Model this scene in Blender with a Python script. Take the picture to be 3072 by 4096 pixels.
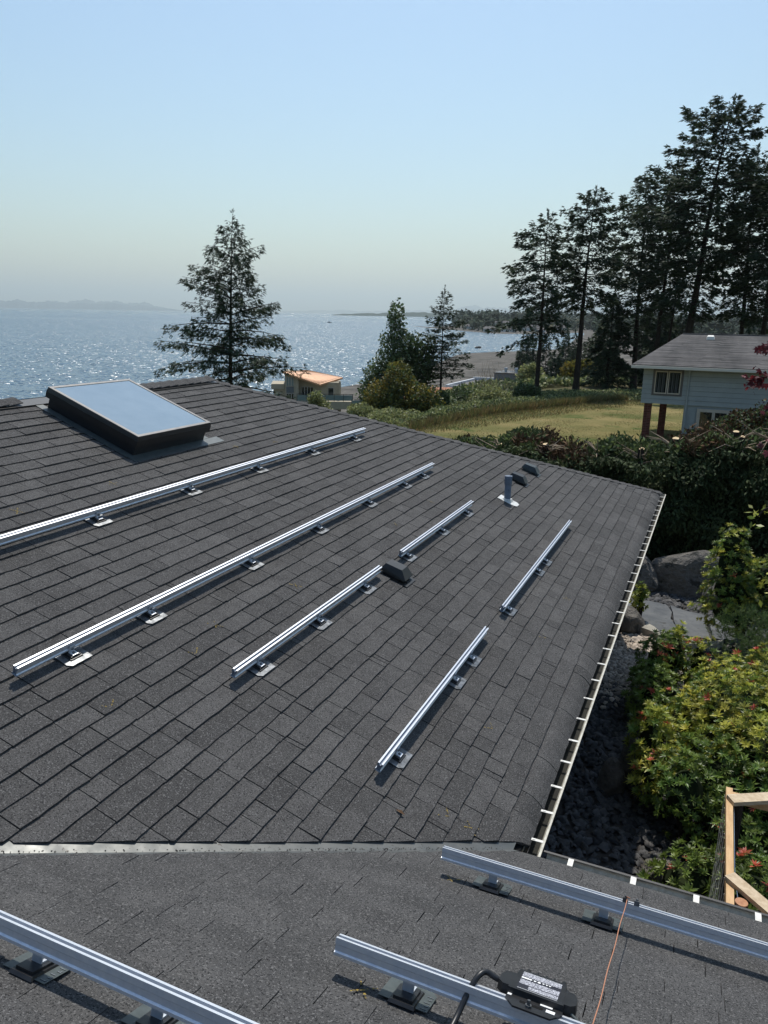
import bpy, math, random
import numpy as np
from mathutils import Vector, Matrix
R = math.radians
scene = bpy.context.scene
for o in list(bpy.data.objects): bpy.data.objects.remove(o)
COL = scene.collection

# ------------------------------------------------------------------ camera
CAMP = np.array([0.7749, -4.0019, 3.154]); FPX = 3039.0
YAW, PITCH, ROLL = R(23.3664), R(14.6148), R(1.0081)
fw = np.array([-math.sin(YAW)*math.cos(PITCH), math.cos(YAW)*math.cos(PITCH), -math.sin(PITCH)])
r0 = np.array([math.cos(YAW), math.sin(YAW), 0.0]); u0 = np.cross(r0, fw)
cr = r0*math.cos(ROLL)+u0*math.sin(ROLL); cu = -r0*math.sin(ROLL)+u0*math.cos(ROLL)
cam = bpy.data.cameras.new("camera"); camo = bpy.data.objects.new("camera", cam); COL.objects.link(camo)
camo.matrix_world = Matrix(((cr[0], cu[0], -fw[0], CAMP[0]), (cr[1], cu[1], -fw[1], CAMP[1]), (cr[2], cu[2], -fw[2], CAMP[2]), (0, 0, 0, 1)))
cam.sensor_fit = 'HORIZONTAL'; cam.sensor_width = 36.0; cam.lens = FPX/3072*36.0
cam.clip_start = 0.05; cam.clip_end = 200000
scene.camera = camo

# ------------------------------------------------------------------ sky, sun, exposure
SUN_AZ, SUN_EL = R(-17), R(61)
world = bpy.data.worlds.new("World"); scene.world = world; world.use_nodes = True
wn = world.node_tree; wn.nodes.clear()
sky = wn.nodes.new("ShaderNodeTexSky"); sky.sky_type = 'NISHITA'; sky.sun_disc = False
sky.sun_elevation = SUN_EL; sky.sun_rotation = SUN_AZ
sky.altitude = 20; sky.air_density = 1.55; sky.dust_density = 0.8; sky.ozone_density = 5.0
bg = wn.nodes.new("ShaderNodeBackground"); bg.inputs[1].default_value = 0.118
wo = wn.nodes.new("ShaderNodeOutputWorld")
gain = wn.nodes.new('ShaderNodeMix'); gain.data_type = 'RGBA'; gain.blend_type = 'MULTIPLY'; gain.inputs[0].default_value = 1.0
gain.inputs[7].default_value = (1.0, 1.03, 1.03, 1)
wn.links.new(sky.outputs[0], gain.inputs[6]); wn.links.new(gain.outputs[2], bg.inputs[0]); wn.links.new(bg.outputs[0], wo.inputs[0])
sun = bpy.data.lights.new("sun", 'SUN'); sun.energy = 4.4; sun.angle = R(0.53); sun.color = (1.0, 0.955, 0.88)
suno = bpy.data.objects.new("sun", sun); COL.objects.link(suno)
sd = Vector((math.sin(SUN_AZ)*math.cos(SUN_EL), math.cos(SUN_AZ)*math.cos(SUN_EL), math.sin(SUN_EL)))
suno.rotation_euler = sd.to_track_quat('Z', 'Y').to_euler(); suno.location = (0, 0, 40)
scene.view_settings.view_transform = 'Standard'; scene.view_settings.look = 'None'
scene.view_settings.exposure = 0.0; scene.view_settings.gamma = 1.0
scene.view_settings.use_curve_mapping = False
scene.render.engine = 'CYCLES'
scene.cycles.use_denoising = True
scene.cycles.max_bounces = 6; scene.cycles.diffuse_bounces = 3; scene.cycles.glossy_bounces = 3
scene.cycles.transmission_bounces = 3; scene.cycles.transparent_max_bounces = 8; scene.cycles.volume_bounces = 0

# ------------------------------------------------------------------ helpers
def pm(name, c1, c2=None, scale=10.0, detail=4.0, rough=0.7, metal=0.0, bump=0.0, bscale=None, bdist=0.01,
       tone=0.0, spec=0.5, translucent=0.0, ramp=(0.35, 0.65), spots=None, emit=None, rvar=0.0, stretch=None, coat=0.0):
    """principled material: two-colour noise, per-piece tone, optional spots (colour, scale, threshold), bump"""
    m = bpy.data.materials.new(name); m.use_nodes = True
    nt = m.node_tree; N = nt.nodes; L = nt.links
    b = N["Principled BSDF"]; out = N["Material Output"]
    b.inputs["Roughness"].default_value = rough; b.inputs["Metallic"].default_value = metal
    b.inputs["Specular IOR Level"].default_value = spec
    if coat: b.inputs["Coat Weight"].default_value = coat
    col = None
    tc = N.new("ShaderNodeTexCoord"); vec = tc.outputs["Object"]
    if stretch:
        mp = N.new("ShaderNodeMapping"); mp.inputs["Scale"].default_value = stretch
        L.new(vec, mp.inputs[0]); vec = mp.outputs[0]
    def noise(s, d=4.0, rgh=0.6):
        n = N.new("ShaderNodeTexNoise"); n.inputs["Scale"].default_value = s
        n.inputs["Detail"].default_value = d; n.inputs["Roughness"].default_value = rgh
        L.new(vec, n.inputs["Vector"]); return n.outputs["Fac"]
    def mapr(src, a, bb, lo=0.0, hi=1.0):
        n = N.new("ShaderNodeMapRange"); n.inputs[1].default_value = a; n.inputs[2].default_value = bb
        n.inputs[3].default_value = lo; n.inputs[4].default_value = hi
        L.new(src, n.inputs[0]); return n.outputs[0]
    def mix(f, a, bb, kind='MIX'):
        n = N.new("ShaderNodeMix"); n.data_type = 'RGBA'; n.blend_type = kind
        if hasattr(f, 'links') or not isinstance(f, (int, float)): L.new(f, n.inputs[0])
        else: n.inputs[0].default_value = f
        for s, i in ((a, 6), (bb, 7)):
            if isinstance(s, tuple): n.inputs[i].default_value = (*s, 1) if len(s) == 3 else s
            else: L.new(s, n.inputs[i])
        return n.outputs[2]
    if c2 is not None:
        col = mix(mapr(noise(scale, detail), ramp[0], ramp[1]), c1, c2)
    if tone:
        at = N.new("ShaderNodeAttribute"); at.attribute_name = "tone"
        t = mapr(at.outputs["Fac"], 0, 1, 1-tone, 1+tone)
        cb = N.new("ShaderNodeCombineColor"); [L.new(t, cb.inputs[i]) for i in range(3)]
        col = mix(1.0, col if col is not None else c1, cb.outputs[0], 'MULTIPLY')
    for sp in (spots or []):
        f = mapr(noise(sp[1], sp[3] if len(sp) > 3 else 2.0), sp[2], sp[2]+0.06)
        col = mix(f, col if col is not None else c1, sp[0])
    if col is None: b.inputs["Base Color"].default_value = (*c1, 1)
    else: L.new(col, b.inputs["Base Color"])
    if rvar: L.new(mapr(noise(bscale or scale, 3), 0.3, 0.7, rough-rvar, rough+rvar), b.inputs["Roughness"])
    if bump:
        bn = N.new("ShaderNodeBump"); bn.inputs["Strength"].default_value = bump; bn.inputs["Distance"].default_value = bdist
        L.new(noise(bscale or scale, 5), bn.inputs["Height"]); L.new(bn.outputs[0], b.inputs["Normal"])
    if translucent:
        tr = N.new("ShaderNodeBsdfTranslucent"); ms = N.new("ShaderNodeMixShader"); ms.inputs[0].default_value = translucent
        if col is None: tr.inputs[0].default_value = (*c1, 1)
        else: L.new(col, tr.inputs[0])
        L.new(b.outputs[0], ms.inputs[1]); L.new(tr.outputs[0], ms.inputs[2]); L.new(ms.outputs[0], out.inputs[0])
    if emit: b.inputs["Emission Color"].default_value = (*emit[0], 1); b.inputs["Emission Strength"].default_value = emit[1]
    return m

def link(name, me, mats, parent=None, kind=None):
    o = bpy.data.objects.new(name, me); COL.objects.link(o)
    for m in (mats if isinstance(mats, (list, tuple)) else [mats]): me.materials.append(m)
    if parent is not None:
        o.parent = parent
        root = parent; 
        o.matrix_parent_inverse = Matrix.Translation(-Vector(parent["_w"])) if "_w" in parent else Matrix.Identity(4)
    if kind: o["kind"] = kind
    return o

def pobj(name, verts, faces, mat, parent=None, smooth=False, kind=None, tone=None):
    me = bpy.data.meshes.new(name); me.from_pydata([tuple(v) for v in verts], [], faces)
    if smooth: me.polygons.foreach_set("use_smooth", [True]*len(faces))
    if tone is not None:
        a = me.attributes.new("tone", 'FLOAT', 'FACE')
        a.data.foreach_set("value", [tone]*len(faces) if isinstance(tone, (int, float)) else list(tone))
    me.update()
    return link(name, me, mat, parent, kind)

def nobj(name, V, F, mat, parent=None, tone=None, midx=None, kind=None, smooth=False):
    """fast numpy mesh; F is (n,3) or (n,4)"""
    V = np.asarray(V, dtype=np.float32); F = np.asarray(F, dtype=np.int32)
    k = F.shape[1]; me = bpy.data.meshes.new(name)
    me.vertices.add(len(V)); me.vertices.foreach_set("co", V.ravel())
    me.loops.add(F.size); me.loops.foreach_set("vertex_index", F.ravel())
    me.polygons.add(len(F)); me.polygons.foreach_set("loop_start", np.arange(0, F.size, k, dtype=np.int32))
    me.polygons.foreach_set("loop_total", np.full(len(F), k, dtype=np.int32))
    if midx is not None: me.polygons.foreach_set("material_index", np.asarray(midx, dtype=np.int32))
    if smooth: me.polygons.foreach_set("use_smooth", np.ones(len(F), dtype=bool))
    if tone is not None:
        a = me.attributes.new("tone", 'FLOAT', 'FACE'); a.data.foreach_set("value", np.asarray(tone, dtype=np.float32))
    me.update(calc_edges=True)
    return link(name, me, mat, parent, kind)

def thing(name, label, cat, loc=(0, 0, 0), group=None):
    o = bpy.data.objects.new(name, None); COL.objects.link(o); o.location = loc
    o.empty_display_size = 0.2
    o["label"] = label; o["category"] = cat; o["_w"] = tuple(float(x) for x in loc)
    if group: o["group"] = group
    return o
def tag(o, label, cat, group=None):
    o["label"] = label; o["category"] = cat
    if group: o["group"] = group
    return o
def struct(o): o["kind"] = "structure"; return o

class MB:
    """collects polygons (world coordinates) for one mesh"""
    def __init__(s): s.v = []; s.f = []
    def poly(s, pts): n = len(s.v); s.v += [tuple(map(float, p)) for p in pts]; s.f.append(list(range(n, n+len(pts)))); return s
    def prism(s, bot, top):
        n = len(bot); b = len(s.v); s.v += [tuple(map(float, p)) for p in bot]+[tuple(map(float, p)) for p in top]
        s.f.append([b+i for i in reversed(range(n))]); s.f.append([b+n+i for i in range(n)])
        for i in range(n): j = (i+1) % n; s.f.append([b+i, b+j, b+n+j, b+n+i])
        return s
    def box(s, lo, hi, fr=None):
        (a, b, c), (d, e, f) = lo, hi
        q = [(a, b, c), (d, b, c), (d, e, c), (a, e, c)]; t = [(x, y, f) for x, y, _ in q]
        if fr: q = [fr(*p) for p in q]; t = [fr(*p) for p in t]
        return s.prism(q, t)
    def bar(s, p0, p1, w, h, up=(0, 0, 1)):
        p0, p1 = Vector(p0), Vector(p1); d = (p1-p0).normalized(); x = d.cross(Vector(up))
        if x.length < 1e-6: x = Vector((1, 0, 0))
        x.normalize(); z = x.cross(d)
        c = [(-w/2, -h/2), (w/2, -h/2), (w/2, h/2), (-w/2, h/2)]
        return s.prism([p0+x*a+z*b for a, b in c], [p1+x*a+z*b for a, b in c])
    def tube(s, pts, rad, n=8, cap=True):
        pts = [Vector(p) for p in pts]; m = len(pts)
        rad = rad if isinstance(rad, (list, tuple)) else [rad]*m; b = len(s.v); ref = Vector((0.13, 0.2, 0.97))
        for i, p in enumerate(pts):
            d = (pts[min(i+1, m-1)]-pts[max(i-1, 0)]).normalized()
            x = d.cross(ref); x = x.normalized() if x.length > 1e-3 else Vector((1, 0, 0)); y = d.cross(x)
            for k in range(n):
                a = 2*math.pi*k/n; s.v.append(tuple(p+(x*math.cos(a)+y*math.sin(a))*rad[i]))
        for i in range(m-1):
            for k in range(n): s.f.append([b+i*n+k, b+i*n+(k+1) % n, b+(i+1)*n+(k+1) % n, b+(i+1)*n+k])
        if cap: s.f.append([b+k for k in range(n)]); s.f.append([b+(m-1)*n+k for k in reversed(range(n))])
        return s
    def build(s, name, mat, parent=None, smooth=False, kind=None, tone=None): return pobj(name, s.v, s.f, mat, parent, smooth, kind, tone)

def frame(o, X, Y, Z):
    o, X, Y, Z = [np.array(a, float) for a in (o, X, Y, Z)]
    return lambda a, b, c: tuple(o+X*a+Y*b+Z*c)

# ------------------------------------------------------------------ materials
granules = [((0.018, 0.018, 0.018), 120.0, 0.565, 1.0), ((0.16, 0.155, 0.15), 105.0, 0.60, 1.0), ((0.012, 0.012, 0.013), 620.0, 0.57, 1.0), ((0.2, 0.195, 0.19), 540.0, 0.635, 1.0)]
M = {}
M['shingle'] = pm('shingle', (0.056, 0.053, 0.051), (0.090, 0.086, 0.082), scale=7, detail=6, rough=0.92, tone=0.27, spec=0.25,
                  bump=0.8, bscale=420, bdist=0.003, spots=granules, ramp=(0.3, 0.7))
M['shingle_fg'] = pm('shingle_walked', (0.058, 0.057, 0.056), (0.092, 0.089, 0.086), scale=5, detail=6, rough=0.92, tone=0.12, spec=0.25,
                  bump=0.8, bscale=420, bdist=0.003, spots=granules, ramp=(0.3, 0.7))
M['felt'] = pm('underlay', (0.012, 0.012, 0.012), rough=0.95, spec=0.1)
M['alu'] = pm('mill_aluminium', (0.70, 0.72, 0.75), (0.62, 0.64, 0.68), scale=30, rough=0.45, metal=0.62, rvar=0.06)
M['alu_shade'] = pm('rail_recess_shade', (0.20, 0.23, 0.28), rough=0.6, metal=0.4)  # shade inside the slot and rail ends, put into a darker aluminium
M['galv'] = pm('flashing_metal', (0.24, 0.25, 0.26), (0.10, 0.105, 0.11), scale=22, rough=0.48, metal=0.85, rvar=0.12, bump=0.3, bscale=18, bdist=0.004)
M['flash_dark'] = pm('painted_flashing', (0.075, 0.088, 0.085), (0.05, 0.06, 0.058), scale=18, rough=0.42, spec=0.5, bump=0.2, bscale=15, bdist=0.003)
M['black'] = pm('black_plastic', (0.012, 0.012, 0.013), (0.02, 0.02, 0.021), scale=20, rough=0.38)
M['valley'] = pm('valley_metal', (0.085, 0.09, 0.087), (0.12, 0.122, 0.115), scale=9, rough=0.48, metal=0.35, rvar=0.12, bump=0.15, bscale=6, bdist=0.004,
                 spots=[((0.05, 0.045, 0.04), 38, 0.66)])
M['cream'] = pm('gutter_paint', (0.62, 0.58, 0.48), (0.40, 0.36, 0.28), scale=26, detail=6, rough=0.45, ramp=(0.42, 0.72), spots=[((0.10, 0.09, 0.06), 60, 0.68, 4)])
M['grime_shade'] = pm('gutter_sludge_shade', (0.009, 0.008, 0.006), (0.016, 0.016, 0.009), scale=40, rough=0.9, bump=0.6, bscale=60)  # near-black muck; the roof-edge shadow is put into this colour too
M['white'] = pm('white_strap', (0.78, 0.76, 0.70), (0.6, 0.57, 0.5), scale=40, rough=0.45)
M['brownmetal'] = pm('dark_fascia', (0.03, 0.027, 0.025), rough=0.5)
M['glass_sky'] = pm('skylight_glass', (0.16, 0.22, 0.25), (0.19, 0.25, 0.28), scale=2.5, rough=0.03, spec=1.0, coat=1.0)
M['sl_frame'] = pm('skylight_frame', (0.010, 0.010, 0.011), (0.016, 0.016, 0.017), scale=12, rough=0.35)
M['sl_edge'] = pm('skylight_trim', (0.20, 0.185, 0.17), (0.16, 0.15, 0.14), scale=12, rough=0.4, metal=0.4)
M['lead'] = pm('grey_pipe', (0.16, 0.20, 0.26), (0.11, 0.14, 0.19), scale=12, rough=0.6)
M['silverflash'] = pm('bare_flashing', (0.75, 0.74, 0.70), (0.55, 0.54, 0.5), scale=30, rough=0.45, metal=0.3)
M['ventplastic'] = pm('vent_plastic', (0.012, 0.011, 0.010), (0.03, 0.026, 0.022), scale=7, rough=0.42, ramp=(0.4, 0.75))
M['ventgreen'] = pm('weathered_vent', (0.02, 0.026, 0.026), (0.04, 0.052, 0.052), scale=8, rough=0.45)
M['chalk'] = pm('yellow_chalk', (0.30, 0.21, 0.04), (0.05, 0.045, 0.035), scale=90, detail=3, rough=0.95, ramp=(0.42, 0.55))
M['siding_own'] = pm('own_wall', (0.35, 0.33, 0.29), rough=0.8)
M['wood'] = pm('raw_lumber', (0.62, 0.40, 0.20), (0.48, 0.29, 0.13), scale=6, detail=5, rough=0.7, stretch=(6, 1, 6))
M['wood_pale'] = pm('weathered_board', (0.58, 0.46, 0.31), (0.42, 0.31, 0.19), scale=7, detail=5, rough=0.75, stretch=(3, 3, 8))
M['logend'] = pm('log_end', (0.52, 0.27, 0.14), (0.36, 0.16, 0.08), scale=22, rough=0.8)
M['wire'] = pm('chicken_wire', (0.75, 0.75, 0.75), rough=0.35, metal=1.0)
M['bark'] = pm('bark', (0.045, 0.036, 0.030), (0.022, 0.018, 0.015), scale=6, detail=6, rough=0.95, bump=0.8, bscale=9, bdist=0.05, stretch=(3, 3, 0.7), spec=0.2)
M['needle'] = pm('fir_needles', (0.026, 0.044, 0.024), (0.042, 0.064, 0.030), scale=0.6, rough=0.75, tone=0.5, spec=0.25, translucent=0.22)
M['hemneedle'] = pm('hemlock_needles', (0.016, 0.032, 0.016), (0.030, 0.050, 0.020), scale=0.8, rough=0.7, tone=0.5, spec=0.25, translucent=0.25)
M['leaf_dark'] = pm('broad_leaves_dark', (0.062, 0.098, 0.038), (0.09, 0.125, 0.044), scale=0.7, rough=0.6, tone=0.5, translucent=0.3)
M['leaf_olive'] = pm('broad_leaves_olive', (0.13, 0.14, 0.03), (0.21, 0.155, 0.026), scale=0.9, rough=0.65, tone=0.45, translucent=0.35)
M['leaf_bush'] = pm('shrub_leaves', (0.19, 0.215, 0.085), (0.25, 0.26, 0.105), scale=0.8, rough=0.6, tone=0.5, translucent=0.35)
M['leaf_haze'] = pm('distant_needles', (0.022, 0.038, 0.022), (0.036, 0.052, 0.028), scale=0.05, rough=0.85, tone=0.5, spec=0.1)
M['cedar'] = pm('cedar_hedge', (0.040, 0.060, 0.025), (0.064, 0.082, 0.031), scale=1.2, rough=0.75, tone=0.5, spec=0.2, translucent=0.18)
M['cedar_new'] = pm('cedar_new_growth', (0.10, 0.145, 0.045), (0.13, 0.16, 0.06), scale=2, rough=0.7, tone=0.4, translucent=0.3)
M['cedar_brown'] = pm('cedar_dead', (0.085, 0.05, 0.028), (0.13, 0.08, 0.045), scale=3, rough=0.9, tone=0.5, spec=0.1)
M['twig'] = pm('pale_twigs', (0.40, 0.30, 0.20), (0.24, 0.17, 0.11), scale=10, rough=0.85)
M['cutwood'] = pm('fresh_cut_wood', (0.72, 0.55, 0.33), (0.6, 0.42, 0.22), scale=14, rough=0.8)
M['pieris'] = pm('glossy_leaves', (0.25, 0.31, 0.042), (0.46, 0.42, 0.075), scale=1.6, rough=0.45, tone=0.5, spec=0.45, translucent=0.42)
M['pieris_dark'] = pm('glossy_leaves_deep', (0.10, 0.17, 0.032), (0.16, 0.21, 0.04), scale=1.6, rough=0.42, tone=0.45, spec=0.45, translucent=0.35)
M['pieris_red'] = pm('red_new_leaves', (0.42, 0.05, 0.04), (0.55, 0.16, 0.08), scale=6, rough=0.45, tone=0.3, translucent=0.3)
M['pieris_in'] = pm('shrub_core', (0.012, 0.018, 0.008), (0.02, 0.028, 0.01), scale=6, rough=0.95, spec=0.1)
M['pine'] = pm('mugo_needles', (0.06, 0.105, 0.03), (0.10, 0.145, 0.045), scale=3, rough=0.65, tone=0.4, translucent=0.3)
M['maple'] = pm('red_maple_leaves', (0.10, 0.012, 0.016), (0.16, 0.02, 0.02), scale=3, rough=0.5, tone=0.5, translucent=0.35)
M['boulder'] = pm('boulder_stone', (0.085, 0.078, 0.068), (0.155, 0.14, 0.122), scale=2.6, detail=8, rough=0.9, bump=1.0, bscale=7, bdist=0.12, spots=[((0.04, 0.038, 0.032), 4.5, 0.58, 6)])  # stone darkened: the rockery's shade is put into its colour
M['gravel'] = pm('crushed_rock', (0.05, 0.05, 0.052), (0.085, 0.082, 0.08), scale=3, rough=0.9, tone=0.55, bump=0.5, bscale=60, bdist=0.006)
M['gravel_pale'] = pm('pale_rock', (0.34, 0.28, 0.22), (0.42, 0.36, 0.30), scale=3, rough=0.9, tone=0.4, bump=0.5, bscale=60, bdist=0.006)
M['soil'] = pm('bed_soil', (0.04, 0.036, 0.033), (0.07, 0.06, 0.05), scale=8, rough=1.0, bump=0.6, bscale=30, bdist=0.02)
M['slab'] = pm('path_stone', (0.066, 0.073, 0.08), (0.115, 0.12, 0.122), scale=3.2, detail=9, rough=0.85, bump=0.6, bscale=9, bdist=0.02, spots=[((0.045, 0.046, 0.046), 5, 0.6, 8)])  # dark slate tone carries path shade that the sun does not cast
M['slab_edge'] = pm('path_edge_stone', (0.36, 0.34, 0.29), (0.26, 0.24, 0.2), scale=4, detail=6, rough=0.9, bump=0.7, bscale=8, bdist=0.03)
M['drygrass'] = pm('dry_stalks', (0.30, 0.19, 0.085), (0.19, 0.16, 0.06), scale=0.6, rough=0.9, tone=0.5, translucent=0.25)
M['grassgreen'] = pm('green_blades', (0.10, 0.12, 0.035), (0.15, 0.145, 0.05), scale=0.6, rough=0.8, tone=0.4, translucent=0.3)
M['n_roof'] = pm('neighbour_shingles', (0.17, 0.157, 0.148), (0.095, 0.09, 0.086), scale=0.9, detail=6, rough=0.95, tone=0.18, ramp=(0.4, 0.7), spec=0.2, stretch=(1, 0.25, 1))
M['n_siding'] = pm('blue_grey_siding', (0.30, 0.335, 0.345), (0.26, 0.295, 0.305), scale=1.4, rough=0.7, tone=0.05)
M['n_trim'] = pm('pale_trim', (0.45, 0.41, 0.35), (0.38, 0.34, 0.29), scale=4, rough=0.6)
M['n_darktrim'] = pm('dark_trim_lap_shade', (0.09, 0.085, 0.085), rough=0.6)
M['n_gutter'] = pm('neighbour_gutter', (0.55, 0.53, 0.48), rough=0.5)
M['pane'] = pm('window_pane', (0.015, 0.02, 0.022), rough=0.04, spec=0.8)
M['curtain'] = pm('curtain', (0.07, 0.075, 0.08), (0.045, 0.05, 0.055), scale=10, rough=0.9, stretch=(3, 3, 0.1))
M['brick'] = pm('brick', (0.14, 0.045, 0.032), (0.09, 0.03, 0.024), scale=9, rough=0.9, tone=0.35)
M['mortar'] = pm('mortar', (0.16, 0.13, 0.11), rough=0.95)
M['stucco'] = pm('cream_stucco', (0.42, 0.36, 0.26), (0.37, 0.32, 0.23), scale=2, rough=0.85)
M['copper'] = pm('copper_roof', (0.55, 0.30, 0.16), (0.47, 0.25, 0.13), scale=1.0, rough=0.5, metal=0.2)
M['terracotta'] = pm('terracotta_roof', (0.46, 0.21, 0.12), (0.36, 0.16, 0.09), scale=1.5, rough=0.85, tone=0.3)
M['flatroof'] = pm('flat_roof_membrane', (0.10, 0.095, 0.09), (0.15, 0.14, 0.135), scale=0.15, rough=0.95)
M['parapet'] = pm('parapet_cap', (0.55, 0.56, 0.57), rough=0.5)
M['greywall'] = pm('grey_wall', (0.17, 0.18, 0.18), (0.14, 0.15, 0.15), scale=0.5, rough=0.9)
M['greenwall'] = pm('green_grey_siding', (0.22, 0.25, 0.24), (0.17, 0.2, 0.19), scale=1, rough=0.85)
M['farwhite'] = pm('far_white_wall', (0.55, 0.55, 0.53), rough=0.85)
M['farroof'] = pm('far_roof', (0.12, 0.11, 0.11), (0.17, 0.15, 0.14), scale=0.3, rough=0.9)
M['rail_metal'] = pm('black_railing', (0.02, 0.02, 0.02), rough=0.5)
M['railglass'] = pm('railing_glass', (0.18, 0.24, 0.24), rough=0.05, spec=0.8)
M['red'] = pm('red_fabric', (0.45, 0.03, 0.04), rough=0.8)
M['orange'] = pm('orange_string', (0.52, 0.22, 0.12), (0.42, 0.2, 0.12), scale=120, rough=0.8)
M['mount_hill'] = pm('far_hills', (0.08, 0.12, 0.16), (0.10, 0.14, 0.18), scale=0.0006, rough=1.0, spec=0.0)  # blue of distant haze is put into the hill colour
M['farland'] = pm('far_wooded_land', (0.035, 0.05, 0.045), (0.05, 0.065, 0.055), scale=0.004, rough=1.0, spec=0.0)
M['rock'] = pm('sea_rock', (0.03, 0.03, 0.03), rough=0.8)
M['boat'] = pm('boat_hull', (0.10, 0.11, 0.13), rough=0.5)

# ------------------------------------------------------------------ terrain
SEA = -16.85
def interp(x, pts):
    return np.interp(x, [p[0] for p in pts], [p[1] for p in pts])
BLUFF = [(-70, -40), (-36, 10), (-27, 38), (-24, 52), (-21, 62), (-19.5, 72), (-15, 86), (-2, 104), (40, 130), (140, 175)]
def bluff_t(x, y):
    """distance beyond the bluff edge (positive towards the sea)"""
    best = np.full(np.shape(x), 1e9); sgn = np.zeros(np.shape(x))
    for (ax, ay), (bx, by) in zip(BLUFF[:-1], BLUFF[1:]):
        dx, dy = bx-ax, by-ay; l2 = dx*dx+dy*dy
        t = np.clip(((x-ax)*dx+(y-ay)*dy)/l2, 0, 1); px, py = ax+t*dx, ay+t*dy
        d = np.hypot(x-px, y-py); s = np.sign(dx*(y-ay)-dy*(x-ax))
        m = d < best; best = np.where(m, d, best); sgn = np.where(m, s, sgn)
    return best*sgn
def shore_near(az): return interp(az, [(-180, 160), (-90, 150), (-60, 150), (-50, 160), (-35, 180), (-28, 205), (-24, 235), (-22, 262), (-20.3, 295), (-19.3, 345), (-18.2, 405), (-17.2, 428), (-15.3, 452), (-13, 470), (-10.5, 520), (-9.3, 900), (-8.5, 60000), (60, 60000), (62, 160), (180, 160)])
FARSH = [(-22.1, 1500), (-21.8, 1420), (-20.5, 1230), (-19, 1110), (-17, 985), (-15.2, 905), (-13, 930), (-11, 1010), (-9.8, 1070), (-8.6, 1100)]
def zfun(x, y):
    x = np.asarray(x, float); y = np.asarray(y, float)
    g = np.where(y < 13, -2.75, -2.75-0.022*(y-13)); g = np.maximum(g, -4.6)-np.clip((-13.5-x)*0.15, 0, 1.7)*np.clip((y-14)/10, 0, 1)*np.clip((75-y)/10, 0, 1)
    t = bluff_t(x, y); s = np.clip(t/34, 0, 1); s = s*s*(3-2*s)
    rx, ry = x-CAMP[0], y-CAMP[1]; r = np.hypot(rx, ry); az = np.degrees(np.arctan2(rx, ry))
    foot = SEA+np.clip((shore_near(az)-r)*0.013, -4, 2.3); near = g*(1-s)+foot*s
    fs = interp(az, FARSH); inland = r-fs
    far = SEA+np.clip(inland*0.02, -4, 1.6)+np.clip((inland-120)*0.018, 0, 13)
    thin = (az < -18.2); far = np.where(thin, SEA+np.minimum(inland*0.02, (fs+interp(az, [(-22.1, 0), (-20, 110), (-18.2, 500)])-r)*0.02).clip(-4, 1.4), far)
    far = np.where(az < -22.1, SEA-4, far)
    return np.maximum(np.maximum(near, far), SEA-4)
azs = np.unique(np.concatenate([np.arange(-180, -56, 4.0), np.arange(-56, -30, 0.8), np.arange(-30, 12, 0.3), np.arange(12, 181, 4.0)]))
rad = np.unique(np.concatenate([np.linspace(0.5, 130, 90), np.geomspace(130, 2600, 110), np.geomspace(2600, 60000, 10)]))
A_, R_ = np.meshgrid(np.radians(azs), rad, indexing='ij')
X_ = CAMP[0]+R_*np.sin(A_); Y_ = CAMP[1]+R_*np.cos(A_); Z_ = zfun(X_, Y_)
na, nr = len(azs), len(rad); idx = np.arange(na*nr).reshape(na, nr)
F_ = np.stack([idx[:-1, :-1], idx[:-1, 1:], idx[1:, 1:], idx[1:, :-1]], -1).reshape(-1, 4)[:, ::-1]
def ground_mat():
    m = pm('ground', (0.055, 0.06, 0.025), (0.10, 0.085, 0.045), scale=0.35, detail=6, rough=1.0, bump=0.6, bscale=1.5, bdist=0.15, spec=0.1)
    nt = m.node_tree; N = nt.nodes; L = nt.links; b = N["Principled BSDF"]
    old = b.inputs["Base Color"].links[0].from_socket
    ge = N.new("ShaderNodeNewGeometry"); sp = N.new("ShaderNodeSeparateXYZ"); L.new(ge.outputs["Position"], sp.inputs[0])
    mr = N.new("ShaderNodeMapRange"); mr.inputs[1].default_value = -12.6; mr.inputs[2].default_value = -13.8; L.new(sp.outputs[2], mr.inputs[0])
    n = N.new("ShaderNodeTexNoise"); n.inputs["Scale"].default_value = 0.12; n.inputs["Detail"].default_value = 8; n.inputs["Roughness"].default_value = 0.75
    L.new(ge.outputs["Position"], n.inputs["Vector"])
    cr_ = N.new("ShaderNodeValToRGB"); cr_.color_ramp.elements[0].position = 0.38; cr_.color_ramp.elements[0].color = (0.055, 0.052, 0.046, 1)
    cr_.color_ramp.elements[1].position = 0.62; cr_.color_ramp.elements[1].color = (0.165, 0.15, 0.13, 1); L.new(n.outputs["Fac"], cr_.inputs[0])
    mx = N.new("ShaderNodeMix"); mx.data_type = 'RGBA'; L.new(mr.outputs[0], mx.inputs[0]); L.new(old, mx.inputs[6]); L.new(cr_.outputs[0], mx.inputs[7])
    L.new(mx.outputs[2], b.inputs["Base Color"]); return m
struct(nobj('ground', np.stack([X_, Y_, Z_], -1).reshape(-1, 3), F_, ground_mat(), smooth=True))

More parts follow.
